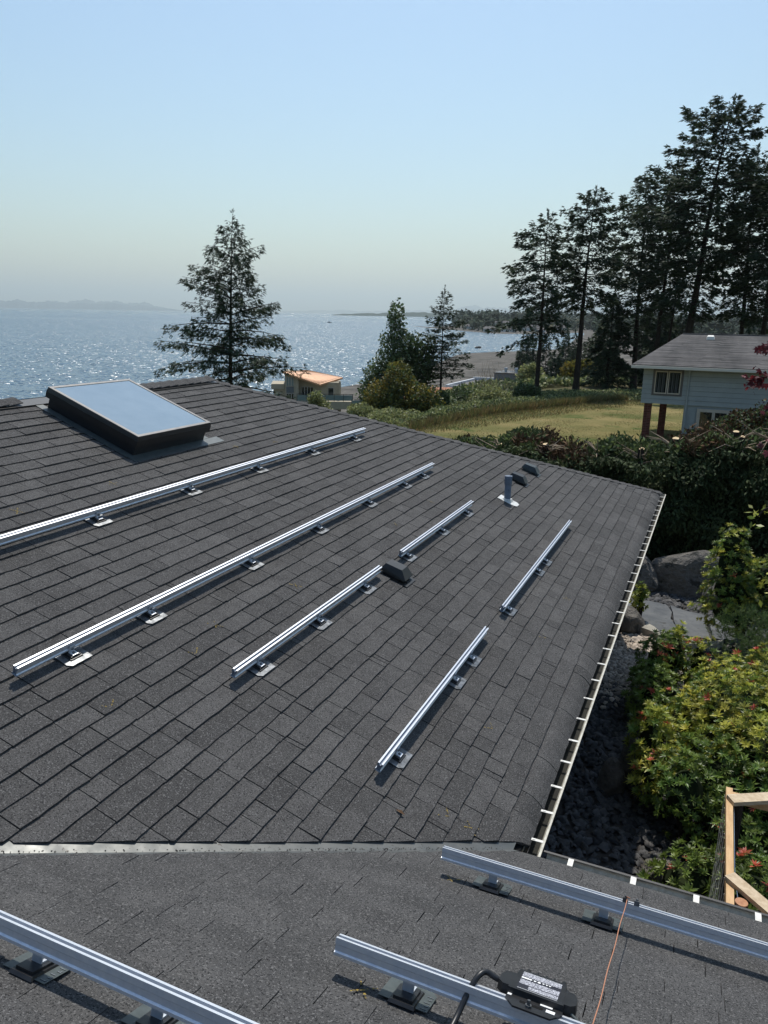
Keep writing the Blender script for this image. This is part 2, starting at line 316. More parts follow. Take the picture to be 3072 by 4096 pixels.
def sea_mat():
    m = bpy.data.materials.new('sea_water'); m.use_nodes = True; nt = m.node_tree; N = nt.nodes; L = nt.links
    b = N["Principled BSDF"]; b.inputs["Base Color"].default_value = (0.06, 0.115, 0.165, 1); b.inputs["Roughness"].default_value = 0.24
    b.inputs["IOR"].default_value = 1.33; b.inputs["Specular IOR Level"].default_value = 0.5
    tc = N.new("ShaderNodeTexCoord"); mp = N.new("ShaderNodeMapping"); mp.inputs["Rotation"].default_value = (0, 0, R(-25)); mp.inputs["Scale"].default_value = (0.55, 1.0, 1.0)
    L.new(tc.outputs["Object"], mp.inputs[0])
    acc = None
    def vm(op, a, b_):
        n = N.new("ShaderNodeVectorMath"); n.operation = op
        for k, q in enumerate((a, b_)):
            if isinstance(q, tuple): n.inputs[k].default_value = q
            else: L.new(q, n.inputs[k])
        return n.outputs[0]
    for s_, amp in ((0.05, 0.2), (0.22, 0.6), (0, 1.15), (2.2, 0.9)):
        if s_: n = N.new("ShaderNodeTexNoise"); n.inputs["Scale"].default_value = s_; n.inputs["Detail"].default_value = 1; n.inputs["Roughness"].default_value = 0.5
        else: n = N.new("ShaderNodeTexVoronoi"); n.inputs["Scale"].default_value = 1.35
        L.new(mp.outputs[0], n.inputs["Vector"])
        v = vm('MULTIPLY', vm('SUBTRACT', n.outputs["Color"], (0.5, 0.5, 0.5)), (amp, amp, 0.0))
        acc = v if acc is None else vm('ADD', acc, v)
    nz = N.new("ShaderNodeVectorMath"); nz.operation = 'NORMALIZE'; L.new(vm('ADD', acc, (0.0, 0.0, 1.0)), nz.inputs[0]); L.new(nz.outputs[0], b.inputs["Normal"])
    # calm slicks far out: broad smooth streaks
    mp2 = N.new("ShaderNodeMapping"); mp2.inputs["Rotation"].default_value = (0, 0, R(-23)); mp2.inputs["Scale"].default_value = (0.00022, 0.0011, 1)
    L.new(tc.outputs["Object"], mp2.inputs[0])
    n2 = N.new("ShaderNodeTexNoise"); n2.inputs["Scale"].default_value = 1.0; n2.inputs["Detail"].default_value = 3; L.new(mp2.outputs[0], n2.inputs["Vector"])
    mr = N.new("ShaderNodeMapRange"); mr.inputs[1].default_value = 0.5; mr.inputs[2].default_value = 0.6; mr.inputs[3].default_value = 0.22; mr.inputs[4].default_value = 0.14
    L.new(n2.outputs["Fac"], mr.inputs[0]); L.new(mr.outputs[0], b.inputs["Roughness"])
    return m
S = 60000
struct(pobj('sea', [(-S, -S, SEA), (S, -S, SEA), (S, S, SEA), (-S, S, SEA)], [(0, 1, 2, 3)], sea_mat()))

# far hills and headlands (real distance, ridge profile swept to a closed solid)
def ridge(name, label, dist, az0, az1, prof, depth, seed, mat, n=160, base=SEA-1):
    rr = random.Random(seed); V = []; ph = [rr.uniform(0, 6.28) for _ in range(10)]
    for i in range(n+1):
        a = az0+(az1-az0)*i/n; h = float(interp(a, prof))
        w = sum(math.sin(a*f_*3.1+ph[k])/(k+1.5) for k, f_ in enumerate((1, 2.1, 4.3, 7.9, 13, 21)))
        h = max(h*(1+0.16*w), 0); ar = R(a)
        for dd, hh in ((0, 0), (depth*0.35, 0.62*h), (depth*0.6, h), (depth, 0)):
            V.append((CAMP[0]+(dist+dd)*math.sin(ar), CAMP[1]+(dist+dd)*math.cos(ar), base+hh+ (1 if hh > 0 else 0)))
    F = []
    for i in range(n):
        for k in range(3): F.append((i*4+k, i*4+k+1, (i+1)*4+k+1, (i+1)*4+k))
    o = pobj(name, V, [f[::-1] for f in F], mat, smooth=True); o["kind"] = "structure"; return o
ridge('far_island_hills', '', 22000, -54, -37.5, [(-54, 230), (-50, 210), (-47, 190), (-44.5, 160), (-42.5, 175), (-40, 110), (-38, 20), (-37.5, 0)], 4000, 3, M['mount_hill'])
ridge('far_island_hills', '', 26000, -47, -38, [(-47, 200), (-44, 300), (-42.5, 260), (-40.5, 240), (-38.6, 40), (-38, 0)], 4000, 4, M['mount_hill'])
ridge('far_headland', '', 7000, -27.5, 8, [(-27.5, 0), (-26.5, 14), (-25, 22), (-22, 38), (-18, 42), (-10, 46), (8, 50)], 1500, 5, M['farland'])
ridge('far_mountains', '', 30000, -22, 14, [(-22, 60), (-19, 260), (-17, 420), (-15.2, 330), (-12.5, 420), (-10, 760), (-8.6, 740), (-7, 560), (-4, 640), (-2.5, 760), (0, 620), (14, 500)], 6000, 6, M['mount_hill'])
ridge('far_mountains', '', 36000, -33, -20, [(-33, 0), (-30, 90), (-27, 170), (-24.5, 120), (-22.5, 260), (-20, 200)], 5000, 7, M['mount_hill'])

# lawn sheet over the ground
def lawn_mat():
    m = pm('lawn_turf', (0.11, 0.113, 0.036), (0.235, 0.188, 0.08), scale=0.22, detail=7, rough=1.0, bump=0.9, bscale=26, bdist=0.05, spec=0.1, ramp=(0.36, 0.66),
           stretch=(0.9, 1.25, 1), spots=[((0.085, 0.105, 0.03), 0.35, 0.58, 6)])
    return m
def sheet(name, xs, ys, lift, mat, inside):
    V = []; F = []; ids = {}
    for i in range(len(xs)-1):
        for j in range(len(ys)-1):
            cx, cy = (xs[i]+xs[i+1])/2, (ys[j]+ys[j+1])/2
            if not inside(cx, cy): continue
            q = []
            for a, b in ((i, j), (i+1, j), (i+1, j+1), (i, j+1)):
                if (a, b) not in ids: ids[(a, b)] = len(V); V.append((xs[a], ys[b], float(zfun(xs[a], ys[b]))+lift))
                q.append(ids[(a, b)])
            F.append(q)
    return pobj(name, V, F, mat, smooth=True)
lawn_edge = lambda y: interp(y, [(12, -24), (30, -19), (38, -15.2), (47, -13.0), (55, -10.6), (62, -8.2), (68, -5.0), (76, 3), (80, 12)])
struct(sheet('lawn', np.arange(-24, 26.1, 0.5), np.arange(16, 80.1, 0.5), 0.06, lawn_mat(), lambda x, y: x > lawn_edge(y) and bluff_t(x, y) < -1))

# ------------------------------------------------------------------ the house under the camera
PT = R(20.7246); TP, CP, SP = math.tan(PT), math.cos(PT), math.sin(PT)
HL, HD = 10.8365, 5.85            # hip corner, half span
EXP = 0.143
house = thing('house', 'charcoal shingled house whose hip roof and valley fill the foreground', 'house', (-3, 3, -2.75))
def curl(s): return -2.4*max(0.0, 0.105-s)**2
def on_main(s, y, h=0.0):        # s = distance up the slope from the eave
    h += curl(s); x = -s*CP
    return (x+SP*h, y, s*SP+CP*h)
def on_fg(s, x, h=0.0):
    h += curl(s); y = -s*CP
    return (x, y+SP*h, s*SP+CP*h)
fmain = lambda x, y: frame((x, y, -x*TP), (CP, 0, -SP), (0, 1, 0), (SP, 0, CP))      # X down the slope, Y along the eave
ffg = lambda x, y: frame((x, y, -y*TP), (0, CP, -SP), (-1, 0, 0), (0, SP, CP))
def clip(poly, n, k):            # keep n.p <= k
    out = []
    for i in range(len(poly)):
        a, b = poly[i], poly[(i+1) % len(poly)]; da, db = n[0]*a[0]+n[1]*a[1]-k, n[0]*b[0]+n[1]*b[1]-k
        if da <= 0: out.append(a)
        if (da < 0 < db) or (db < 0 < da):
            t = da/(da-db); out.append((a[0]+(b[0]-a[0])*t, a[1]+(b[1]-a[1])*t))
    return out
rs = random.Random(7)
def shingle_geo(put, s0, c0, c1, clips, cut_kind, eave):
    """one tab: butt edge at s0, columns c0..c1; returns verts, faces, centre"""
    tk = rs.choice((0.009, 0.011, 0.0125, 0.014)); tilt = rs.uniform(-0.0012, 0.0012)
    s1 = s0+EXP+0.018
    low = s0-0.046 if eave else s0
    n = max(2, int((c1-c0)/0.055)); edge = []
    for i in range(n+1):
        j = rs.uniform(-0.0022, 0.0022) if 0 < i < n else rs.uniform(-0.0028, 0.0028)
        edge.append((low+j+(0.002*math.sin(c0*9+i)), c0+(c1-c0)*i/n))
    rows = []
    if eave: rows = [[(low+(s0+q-low), y) for _, y in edge] for q in (0.0, 0.03, 0.06, 0.09)]
    pts = edge+[(s1, c1), (s1, c0)]
    poly = pts
    for nn, k in clips: poly = clip(poly, nn, k) if len(poly) > 2 else []
    if len(poly) < 3: return None
    ht = lambda s, c: tk*(1-(s-s0)/EXP)+0.001+tilt*((c-c0)/(c1-c0)-0.5)
    if eave:
        lo = lambda s: -clips[0][1]-CP*s
        hi = (lambda s: clips[1][1]-CP*s) if clips[1][0][1] == 1 else (lambda s: 1e9)
        grid = [edge]+rows+[[(s1, y) for _, y in edge]]; V = []; F = []
        grid = [[(s, min(max(c, lo(s)), hi(s))) for s, c in row] for row in grid]
        if max(row[-1][1]-row[0][1] for row in grid) < .01: return None
        for row in grid: V += [put(s, c, ht(s, c)) for s, c in row]
        w = n+1
        for a in range(len(grid)-1):
            for b in range(n): F.append([a*w+b, a*w+b+1, (a+1)*w+b+1, (a+1)*w+b])
        k0 = len(V); V += [put(s, c, -0.006) for s, c in edge]
        for b in range(n): F.append([k0+b, k0+b+1, b+1, b])
        for side in (0, n):
            ring = [a*w+side for a in range(len(grid))]; k1 = len(V)
            V += [put(grid[a][side][0], grid[a][side][1], -0.006) for a in range(len(grid))]
            for a in range(len(grid)-1): F.append([ring[a], ring[a+1], k1+a+1, k1+a])
        return V, F, put((s0+s1)/2, (c0+c1)/2), (c1-c0)
    V = [put(s, c, ht(s, c)) for s, c in poly]; m = len(V); V += [put(s, c, -0.006) for s, c in poly]
    F = [list(range(m))]+[[i, m+i, m+(i+1) % m, (i+1) % m] for i in range(m)]
    return V, F, put((s0+s1)/2, (c0+c1)/2), (c1-c0)
def lay(put, rows, cmin, cmax, clips_fn, flip, gs=1.0):
    out = []
    for r in range(rows):
        s0 = r*EXP; c = cmin(s0)-rs.uniform(0, 0.4); end = cmax(s0)
        while c < end:
            w = rs.choice((0.16, 0.2, 0.24, 0.28, 0.32, 0.36, 0.40, 0.46))*rs.uniform(0.92, 1.08)
            if rs.random() < 0.06: w = rs.uniform(0.035, 0.06)
            g = rs.choice((0.005, 0.006, 0.0075, 0.009)) if rs.random() > .08 else .0015
            g *= gs
            res = shingle_geo(put, s0, c, c+w-g, clips_fn(s0), flip, r == 0)
            if res: out.append(res)
            c += w
    return out
sh_main = lay(on_main, 44, lambda s: max(-3.4, -s*CP), lambda s: HL-s*CP,
              lambda s: [((-CP, -1), -0.075+rs.uniform(-0.006, 0.006)), ((CP, 1), HL-0.03), ((1, 0), HD/CP-0.01)], False)
sh_fg = lay(on_fg, 34, lambda s: -s*CP-0.1, lambda s: 3.2,
            lambda s: [((-CP, -1), -0.055), ((1, 0), HD/CP-0.01)], True, 0.5)
def screen(P):
    d = np.array(P)-CAMP; z = d@fw; return (1536+FPX*(d@cr)/z, 2048-FPX*(d@cu)/z, z)
roof_main = MB(); roof_main.poly([on_main(0.0, -3.6+0, -0.005), on_main(0.0, HL, -0.005), on_main(HD/CP, HL-HD, -0.005), on_main(HD/CP, -5.85, -0.005), on_main(3.85, -3.6, -0.005)])
roof_slope = roof_main.build('roof_slope', M['felt'], house); roof_slope['label'] = 'long dark shingled slope running down to the cream gutter'
rf = MB(); rf.poly([on_fg(0.0, 6.0, -0.005), on_fg(0.0, -0.05, -0.005), on_fg(HD/CP, -HD, -0.005), on_fg(HD/CP, 6.0, -0.005)])
roof_front = rf.build('roof_slope', M['felt'], house); roof_front['label'] = 'nearer grey shingled slope below the valley'
ranked = []
for k, (lst, root, mat) in enumerate(((sh_main, roof_slope, 'shingle'), (sh_fg, roof_front, 'shingle_fg'))):
    for it in lst:
        x, y, z = screen(it[2]); vis = -150 < x < 3222 and 1400 < y < 4250 and z > 0.3
        nrm = np.array((SP, 0, CP)) if k == 0 else np.array((0, SP, CP))
        d = CAMP-np.array(it[2]); a = it[3]*EXP*abs(nrm@d)/(np.linalg.norm(d)**3)
        ranked.append((-a if vis else 1, rs.random(), k, it, root, mat))
ranked.sort(key=lambda q: q[:2])
rest = {0: ([], [], []), 1: ([], [], [])}
for i, (_, _, k, it, root, mat) in enumerate(ranked):
    tn = rs.random()
    if i < 300: pobj('shingle', it[0], it[1], M[mat], root, tone=tn)
    else:
        V, F, T_ = rest[k]; b = len(V); V += it[0]; F += [[q+b for q in f] for f in it[1]]; T_ += [tn]*len(it[1])
for k, (root, mat) in enumerate(((roof_slope, 'shingle'), (roof_front, 'shingle_fg'))):
    pobj('shingle_courses', rest[k][0], rest[k][1], M[mat], root, kind='stuff', tone=rest[k][2])
# roof planes that face away
b = MB()
b.poly([(0, HL, 0), (-2*HD, HL, 0), (-HD, HL-HD, HD*TP)][::-1])
b.poly([(-HD, HL-HD, HD*TP), (-2*HD, HL, 0), (-2*HD, -HD*2, 0), (-HD, -HD, HD*TP)])
b.poly([(-HD, -HD, HD*TP), (6, -HD, HD*TP), (6, -2*HD, 0), (-2*HD, -2*HD, 0)][::-1])
bk = b.build('roof_slope', M['shingle'], house, tone=0.5); bk['label'] = 'shingled slopes on the far side of the ridges'
# walls
b = MB(); b.prism([(-2*HD+.45, HL-.45, -2.8), (-.45, HL-.45, -2.8), (-.45, -.45, -2.8), (6, -.45, -2.8), (6, -2*HD+.45, -2.8), (-2*HD+.45, -2*HD+.45, -2.8)][::-1],
        [(-2*HD+.45, HL-.45, -.1), (-.45, HL-.45, -.1), (-.45, -.45, -.1), (6, -.45, -.1), (6, -2*HD+.45, -.1), (-2*HD+.45, -2*HD+.45, -.1)][::-1])
b.build('wall', M['siding_own'], house)
b = MB(); b.box((-2*HD+.02, -2*HD+.02, -.13), (-.03, HL-.02, -.10)); b.box((-.03, -2*HD+.02, -.131), (6, -.03, -.101)); b.build('soffit', M['white'], house)
b = MB(); b.box((-.028, -.03, -.13), (-.006, HL-.02, -.045)); b.box((-.005, -.028, -.13), (6, -.006, -.045)); b.build('fascia', M['brownmetal'], house)
# gutters: K-style channel, section in (out, up)
def channel(pts, put, y0, y1, mats):
    th = 0.002; b = MB(); n = 14
    for k in range(n):
        a0, a1 = y0+(y1-y0)*k/n, y0+(y1-y0)*(k+1)/n
        for p, q in zip(pts[:-1], pts[1:]): b.poly([put(p[0], a0, p[1]), put(p[0], a1, p[1]), put(q[0], a1, q[1]), put(q[0], a0, q[1])])
    return b
GP = [(0.0, -0.05), (0.0, -0.145), (0.075, -0.145), (0.088, -0.11), (0.108, -0.075), (0.112, -0.058), (0.098, -0.054), (0.099, -0.060), (0.106, -0.062), (0.103, -0.077), (0.084, -0.113), (0.071, -0.141), (0.004, -0.141), (0.004, -0.05)]
gut = channel(GP, lambda o_, a, z: (o_, a, z+0.012), 0.0, HL+0.06, None).build('gutter', M['cream'], house); gut['label'] = 'cream metal gutter along the long slope, stained and shade-painted inside'
b = MB(); b.poly([(0.005, 0.02, -0.122), (0.072, 0.02, -0.122), (0.072, HL+.05, -0.122), (0.005, HL+.05, -0.122)]); b.poly([(0.006, 0.0, -0.13), (0.006, HL+.05, -0.13), (0.006, HL+.05, -0.04), (0.006, 0.0, -0.04)]); b.build('sludge', M['grime_shade'], gut)  # sludge floor plus a back sheet painted dark for the shade there
b = MB(); b.prism([(p[0], HL+.06, p[1]+.012) for p in GP[:7]][::-1], [(p[0], HL+.064, p[1]+.012) for p in GP[:7]][::-1]); b.build('end_cap', M['cream'], gut)
HY = [0.18, 0.49, 0.80, 1.14, 1.46, 1.82, 2.2, 2.58, 2.95, 3.32, 3.68, 4.04, 4.39, 4.76, 5.14, 5.5]
while HY[-1] < HL-0.35: HY.append(HY[-1]+0.365+rs.uniform(-.01, .01))
for y in HY:
    b = MB(); b.box((-0.004, y-.011, -.046), (0.104, y+.011, -.0435)); b.box((0.094, y-.011, -.058), (0.104, y+.011, -.0465)); b.box((0.03, y-.004, -.0432), (0.05, y+.004, -.0405))
    b.build('hanger_strap', M['white'], gut)
gut2 = channel(GP, lambda o_, a, z: (a, o_, z+0.002), 0.14, 6.0, None).build('gutter', M['cream'], house); gut2['label'] = 'dark edged gutter along the nearer slope'
b = MB(); b.box((0.12, 0.0985, -.058), (6.0, 0.1145, -.049)); b.build('lip', M['brownmetal'], gut2)
b = MB(); b.poly([(0.12, 0.005, -0.128), (6, 0.005, -0.128), (6, 0.071, -0.128), (0.12, 0.071, -0.128)]); b.build('sludge', M['valley'], gut2)
for x in (0.29, 0.655, 1.0, 1.32, 1.68, 2.05, 2.4):
    b = MB(); b.box((x-.016, -.01, -.046), (x+.016, 0.097, -.043)); b.build('hanger_strap', M['white'], gut2)
# valley flashing: open metal valley under the cut edges, with a centre fold
for sgn in (0, 1):
    b = MB(); n = 30
    for k in range(n):
        t0, t1 = 5.6*k/n, 5.6*(k+1)/n
        W = 0.125; t0 += .04*(k == 0)
        if sgn == 0: q = [(-t0, -t0, t0*TP-.0025), (-t0, -t0+W, t0*TP-.003), (-t1, -t1+W, t1*TP-.003), (-t1, -t1, t1*TP-.0025)]
        else: q = [(-t0, -t0, t0*TP-.0025), (-t1, -t1, t1*TP-.0025), (-t1+W, -t1, t1*TP-.003), (-t0+W, -t0, t0*TP-.003)]
        b.poly(q)
    b.build('valley_flashing', M['valley'], house)
b = MB()
for _ in range(420):
    t = rs.gauss(rs.choice((.35, .8, 1.25, 1.9)), .22); a = rs.gauss(-.012, 0.010); z = t*TP+.001; r_ = rs.uniform(.001, .0035)
    if not .05 < t < 2.6: continue
    p = (-t+a*.7, -t-a*.7, z); b.prism([(p[0]-r_, p[1]-r_, z), (p[0]+r_, p[1]-r_*.6, z), (p[0]+r_*.5, p[1]+r_, z)], [(p[0]-r_*.7, p[1]-r_*.7, z+r_), (p[0]+r_*.7, p[1]-r_*.4, z+r_), (p[0]+r_*.3, p[1]+r_*.7, z+r_)])
b.build('valley_debris', M['soil'], house, kind='stuff')
# hip caps and ridge caps
def cap_piece(P, D, A, B, w, ln, lift, name, parent):
    """P butt-edge centre on the line, D direction up the line, A/B unit vectors down either slope"""
    P, D, A, B = map(np.array, (P, D, A, B)); V = []; F = []
    up = np.array((0, 0, 1.0)); n = 4
    for s_, li in ((0, lift), (ln, lift*0.25)):
        for th in (0, -0.0085):
            for k in range(-n, n+1):
                side = A if k < 0 else B; t = abs(k)/n; q = P+D*s_+side*(w*t)+up*(li*(1-0.25*t)+th-0.012*(t < 0.3)*(1-t/0.3)); V.append(q)
    m = 2*n+1
    for k in range(2*n):
        F += [[k, k+1, 2*m+k+1, 2*m+k][::-1], [m+k, k+m, 3*m+k, 3*m+k+1][0:0] or [k, m+k, m+k+1, k+1][::-1]]
    F += [[0, 2*m, 3*m, m], [2*n, m+2*n, 3*m+2*n, 2*m+2*n]]
    return pobj(name, V, [f for f in F if f], M['shingle'], parent, tone=rs.random())
hipd = np.array((-1, -1, TP)); hl = np.linalg.norm(hipd)*HD; hipd = hipd/np.linalg.norm(hipd)
def perp(v, d): v = np.array(v, float); v = v-d*(v@d); return v/np.linalg.norm(v)
A1 = perp((0, -1, 0), hipd); B1 = perp((-1, 0, 0), hipd)
s = 0.02
while s < hl-0.1:
    P = np.array((0, HL, 0))+hipd*s; cap_piece(P+np.array((rs.uniform(-.004, .004), 0, 0)), hipd, A1, B1, 0.125, 0.215, 0.030+rs.uniform(-.002, .004), 'hip_cap', house); s += 0.168+rs.uniform(-.004, .004)
A2, B2 = np.array((CP, 0, -SP)), np.array((-CP, 0, -SP)); RX, RZ = -HD, HD*TP
b = MB()
for sg in (1, -1): b.prism([(RX+sg*.02, HL-HD, RZ-.01), (RX+sg*.15, HL-HD, RZ-.058), (RX+sg*.15, HL-HD, RZ-.034), (RX+sg*.02, HL-HD, RZ+.014)], [(RX+sg*.02, -3.0, RZ-.01), (RX+sg*.15, -3.0, RZ-.058), (RX+sg*.15, -3.0, RZ-.034), (RX+sg*.02, -3.0, RZ+.014)])
b.build('ridge_vent', M['black'], house)
y = HL-HD-0.02
while y > -2.0:
    if 1.80 > y or y > 3.25: cap_piece((RX, y, RZ+.03), (0, -1, 0), A2, B2, 0.15, 0.215, 0.030+rs.uniform(-.002, .004), 'ridge_cap', house)
    y -= 0.165
# skylight
sk = bpy.data.objects.new('skylight', None)
f = fmain(-5.098, 2.49); b = MB(); SX, SY = 0.62, 0.605     # half sizes along slope / eave
b.box((-SX+.03, -SY+.03, -.02), (SX-.03, SY-.03, 0.15), f); sk = b.build('skylight', M['sl_frame'], house); sk['label'] = 'large dark framed skylight near the ridge with pale blue glass'
def ring(o0, o1, z0, z1, fr):
    b = MB(); (a0, b0), (a1, b1) = o0, o1
    O = [(-a0, -b0), (a0, -b0), (a0, b0), (-a0, b0)]; I = [(-a1, -b1), (a1, -b1), (a1, b1), (-a1, b1)]
    for k in range(4):
        j = (k+1) % 4; b.prism([fr(*O[k], z0), fr(*O[j], z0), fr(*I[j], z0), fr(*I[k], z0)], [fr(*O[k], z1), fr(*O[j], z1), fr(*I[j], z1), fr(*I[k], z1)])
    return b
b = MB()
O = [(-SX, -SY), (SX, -SY), (SX, SY), (-SX, SY)]; T2 = [(x*.985, y*.988) for x, y in O]
b.prism([f(x, y, .12) for x, y in O], [f(x, y, .185) for x, y in O]); b.prism([f(x, y, .186) for x, y in O], [f(x, y, .226) for x, y in T2]); b.build('frame', M['sl_frame'], sk)
ring((SX*.985, SY*.988), (SX-.045, SY-.045), .2265, .234, f).build('trim', M['sl_edge'], sk)
b = MB(); b.box((-SX+.045, -SY+.045, .2265), (SX-.045, SY-.045, .2295), f); b.build('glass', M['glass_sky'], sk)
b = MB(); b.box((SX-.03, -SY-.06, .006), (SX+.09, SY+.22, .013), f); b.build('apron_flashing', M['flash_dark'], sk)
for a_, b_ in ((-SY-.075, -SY+.02), (SY-.02, SY+.07)):
    b = MB(); b.box((-SX-.05, a_, .0125), (SX-.03, b_, .015), f); b.build('side_flashing', M['flash_dark'], sk)
# vents
def roof_vent(x, y, mat, lab, sc=1.0):
    f = fmain(x, y); q = lambda a, b_, c: f(a*sc, b_*sc, c*sc)
    b = MB(); b.box((-.14, -.145, .011), (.235, .145, .017), q); b.box((-.12, -.11, .017), (.10, .11, .045), q); v = b.build('roof_vent', mat, house); v['label'] = lab
    b = MB()
    low = [q(-.16, -.125, .045), q(.17, -.125, .045), q(.17, .125, .045), q(-.16, .125, .045)]
    mid = [q(-.155, -.12, .075), q(.185, -.12, .062), q(.185, .12, .062), q(-.155, .12, .075)]
    top = [q(-.13, -.085, .135), q(.085, -.085, .15), q(.085, .085, .15), q(-.13, .085, .135)]
    b.prism(low, mid); n = len(b.v); b.prism(mid, top); b.build('hood', mat, v)
    b = MB(); b.box((.12, -.06, .017), (.2, .06, .034), q); b.build('throat', M['black'] if mat is M['ventplastic'] else M['flash_dark'], v)
roof_vent(-1.88, 2.42, M['ventplastic'], 'black box vent between the two short rails', .80)
roof_vent(-1.88, 7.24, M['ventplastic'], 'black box vent just behind the grey pipe', .80)
roof_vent(-1.88, 8.06, M['ventgreen'], 'weathered greenish box vent nearest the hip edge', .80)
px_, py_ = -1.735, 6.13; pz = -px_*TP
b = MB(); b.tube([(px_, py_, pz-.05), (px_, py_, pz+.27)], .046, 20); vp = b.build('vent_pipe', M['lead'], house, smooth=False); vp['label'] = 'upright grey plumbing vent pipe'
b = MB(); n = 20
b.tube([(px_, py_, pz+.235), (px_, py_, pz+.245), (px_, py_, pz+.36)], [.047, .053, .053], 20, cap=False); b.tube([(px_, py_, pz+.36), (px_, py_, pz+.3601), (px_, py_, pz+.26)], [.053, .040, .040], 20, cap=False); b.build('collar', M['lead'], vp, smooth=True)
f = fmain(px_, py_); b = MB(); b.prism([f(-.13, -.10, .011), f(.12, -.10, .011), f(.165, -.06, .011), f(.165, .06, .011), f(.12, .10, .011), f(-.13, .10, .011)], [f(-.13, -.10, .016), f(.12, -.10, .016), f(.165, -.06, .016), f(.165, .06, .016), f(.12, .10, .016), f(-.13, .10, .016)])
b.prism([f(-.07, -.06, .016), f(.07, -.06, .016), f(.07, .06, .016), f(-.07, .06, .016)], [f(-.06, -.05, .03), f(.04, -.05, .05), f(.04, .05, .05), f(-.06, .05, .03)]); b.build('pipe_flashing', M['silverflash'], vp)
# chalk marks left by the installers
def chalk(fr, seed, kind):
    q = random.Random(seed); b = MB()
    strokes = {'x': [(-.05, -.03, .05, .035), (-.04, .04, .045, -.04)], 'v': [(-.03, -.04, .03, 0), (.03, 0, -.01, .06)], 't': [(-.05, 0, .05, .01), (0, -.05, .01, .05)]}[kind]
    for a0, b0, a1, b1 in strokes:
        L = math.hypot(a1-a0, b1-b0); nx, ny = -(b1-b0)/L, (a1-a0)/L; n = 9
        for k in range(n):
            if q.random() < 0.25: continue
            t0, t1 = k/n, (k+.85)/n; w = q.uniform(.002, .006); z = .0125
            pts = [(a0+(a1-a0)*t+nx*s_*w, b0+(b1-b0)*t+ny*s_*w) for t, s_ in ((t0, -1), (t1, -.7), (t1, .8), (t0, 1))]
            b.poly([fr(x, y, z) for x, y in pts])
    return b
for i, (x, y, kd) in enumerate(((-4.19, .17, 'x'), (-4.22, 1.25, 't'), (-2.41, .27, 'x'), (-2.32, -.11, 'v'), (-2.32, -.92, 'v'), (-2.34, 1.32, 'x'), (-4.19, 4.03, 't'), (-4.25, 5.71, 't'), (-2.34, 3.52, 'x'), (-2.35, 4.67, 't'), (-.458, 3.93, 'x'), (-.486, 2.79, 'v'), (-.495, .97, 'v'), (-.466, -.12, 'v'), (-.30, -.10, 'x'), (-4.29, 3.32, 't'))):
    chalk(fmain(x, y), i, kd).build('chalk_mark', M['chalk'], roof_slope)
for i, (x, y) in enumerate(((-.16, -1.95), (-.2, -.78), (.25, -2.3))): chalk(ffg(x, y), 50+i, 'x').build('chalk_mark', M['chalk'], roof_front)

# ------------------------------------------------------------------ mounting rails
RW = 0.019
PROF = [(-.021, 0), (.021, 0), (.021, .010), (.0145, .015), (.0145, .036), (.019, .040), (.019, .062), (.0078, .062), (.0078, .048), (-.0078, .048), (-.0078, .062), (-.019, .062), (-.019, .040), (-.0145, .036), (-.0145, .015), (-.021, .010)]
def make_mount(fr, parent, plate_mat, hb, bright, marks):
    b = MB(); q = random.Random(hash((round(fr(0, 0, 0)[0], 3), round(fr(0, 0, 0)[1], 3))))
    out = [(-.03, -.095), (.09, -.095), (.116, -.07), (.116, .095), (-.03, .095)]
    b.prism([fr(x, y, .0165) for x, y in out], [fr(x, y, .0185) for x, y in out]); m_ = b.build('mount', plate_mat, parent)
    b = MB()
    k0 = [(-.045, -.052), (.085, -.052), (.085, .052), (-.045, .052)]; k1 = [(x*.9+.002, y*.9) for x, y in k0]; k2 = [(x*.74+.004, y*.72) for x, y in k0]
    b.prism([fr(x, y, .0145) for x, y in k0], [fr(x, y, .026) for x, y in k1]); b.prism([fr(x, y, .026) for x, y in k2], [fr(x, y, .036) for x, y in k2]); b.build('base_block', M['black'], m_)
    b = MB(); b.box((.0215, -.022, .036), (.064, .022, .042), fr); b.box((.0215, -.022, .0425), (.0265, .022, hb+.035), fr); b.build('bracket', M['alu'], m_)
    b = MB(); b.tube([fr(.045, 0, .042), fr(.045, 0, .049)], .0095, 6); b.tube([fr(.0265, 0, hb+.012), fr(.036, 0, hb+.012)], .008, 6); b.build('bolt', M['galv'], m_)
    if marks:
        b = MB()
        for k in range(5):
            y0 = -.10+k*.0; a = -.02+k*.022; w = .006; b.box((a, -.088, .0185), (a+.004, -.073 if k % 2 else -.065, .0205), fr)
            if k in (1, 3): b.box((a+.004, -.088, .0185), (a+.012, -.084, .0203), fr)
        b.build('embossed_mark', M['galv'], m_)
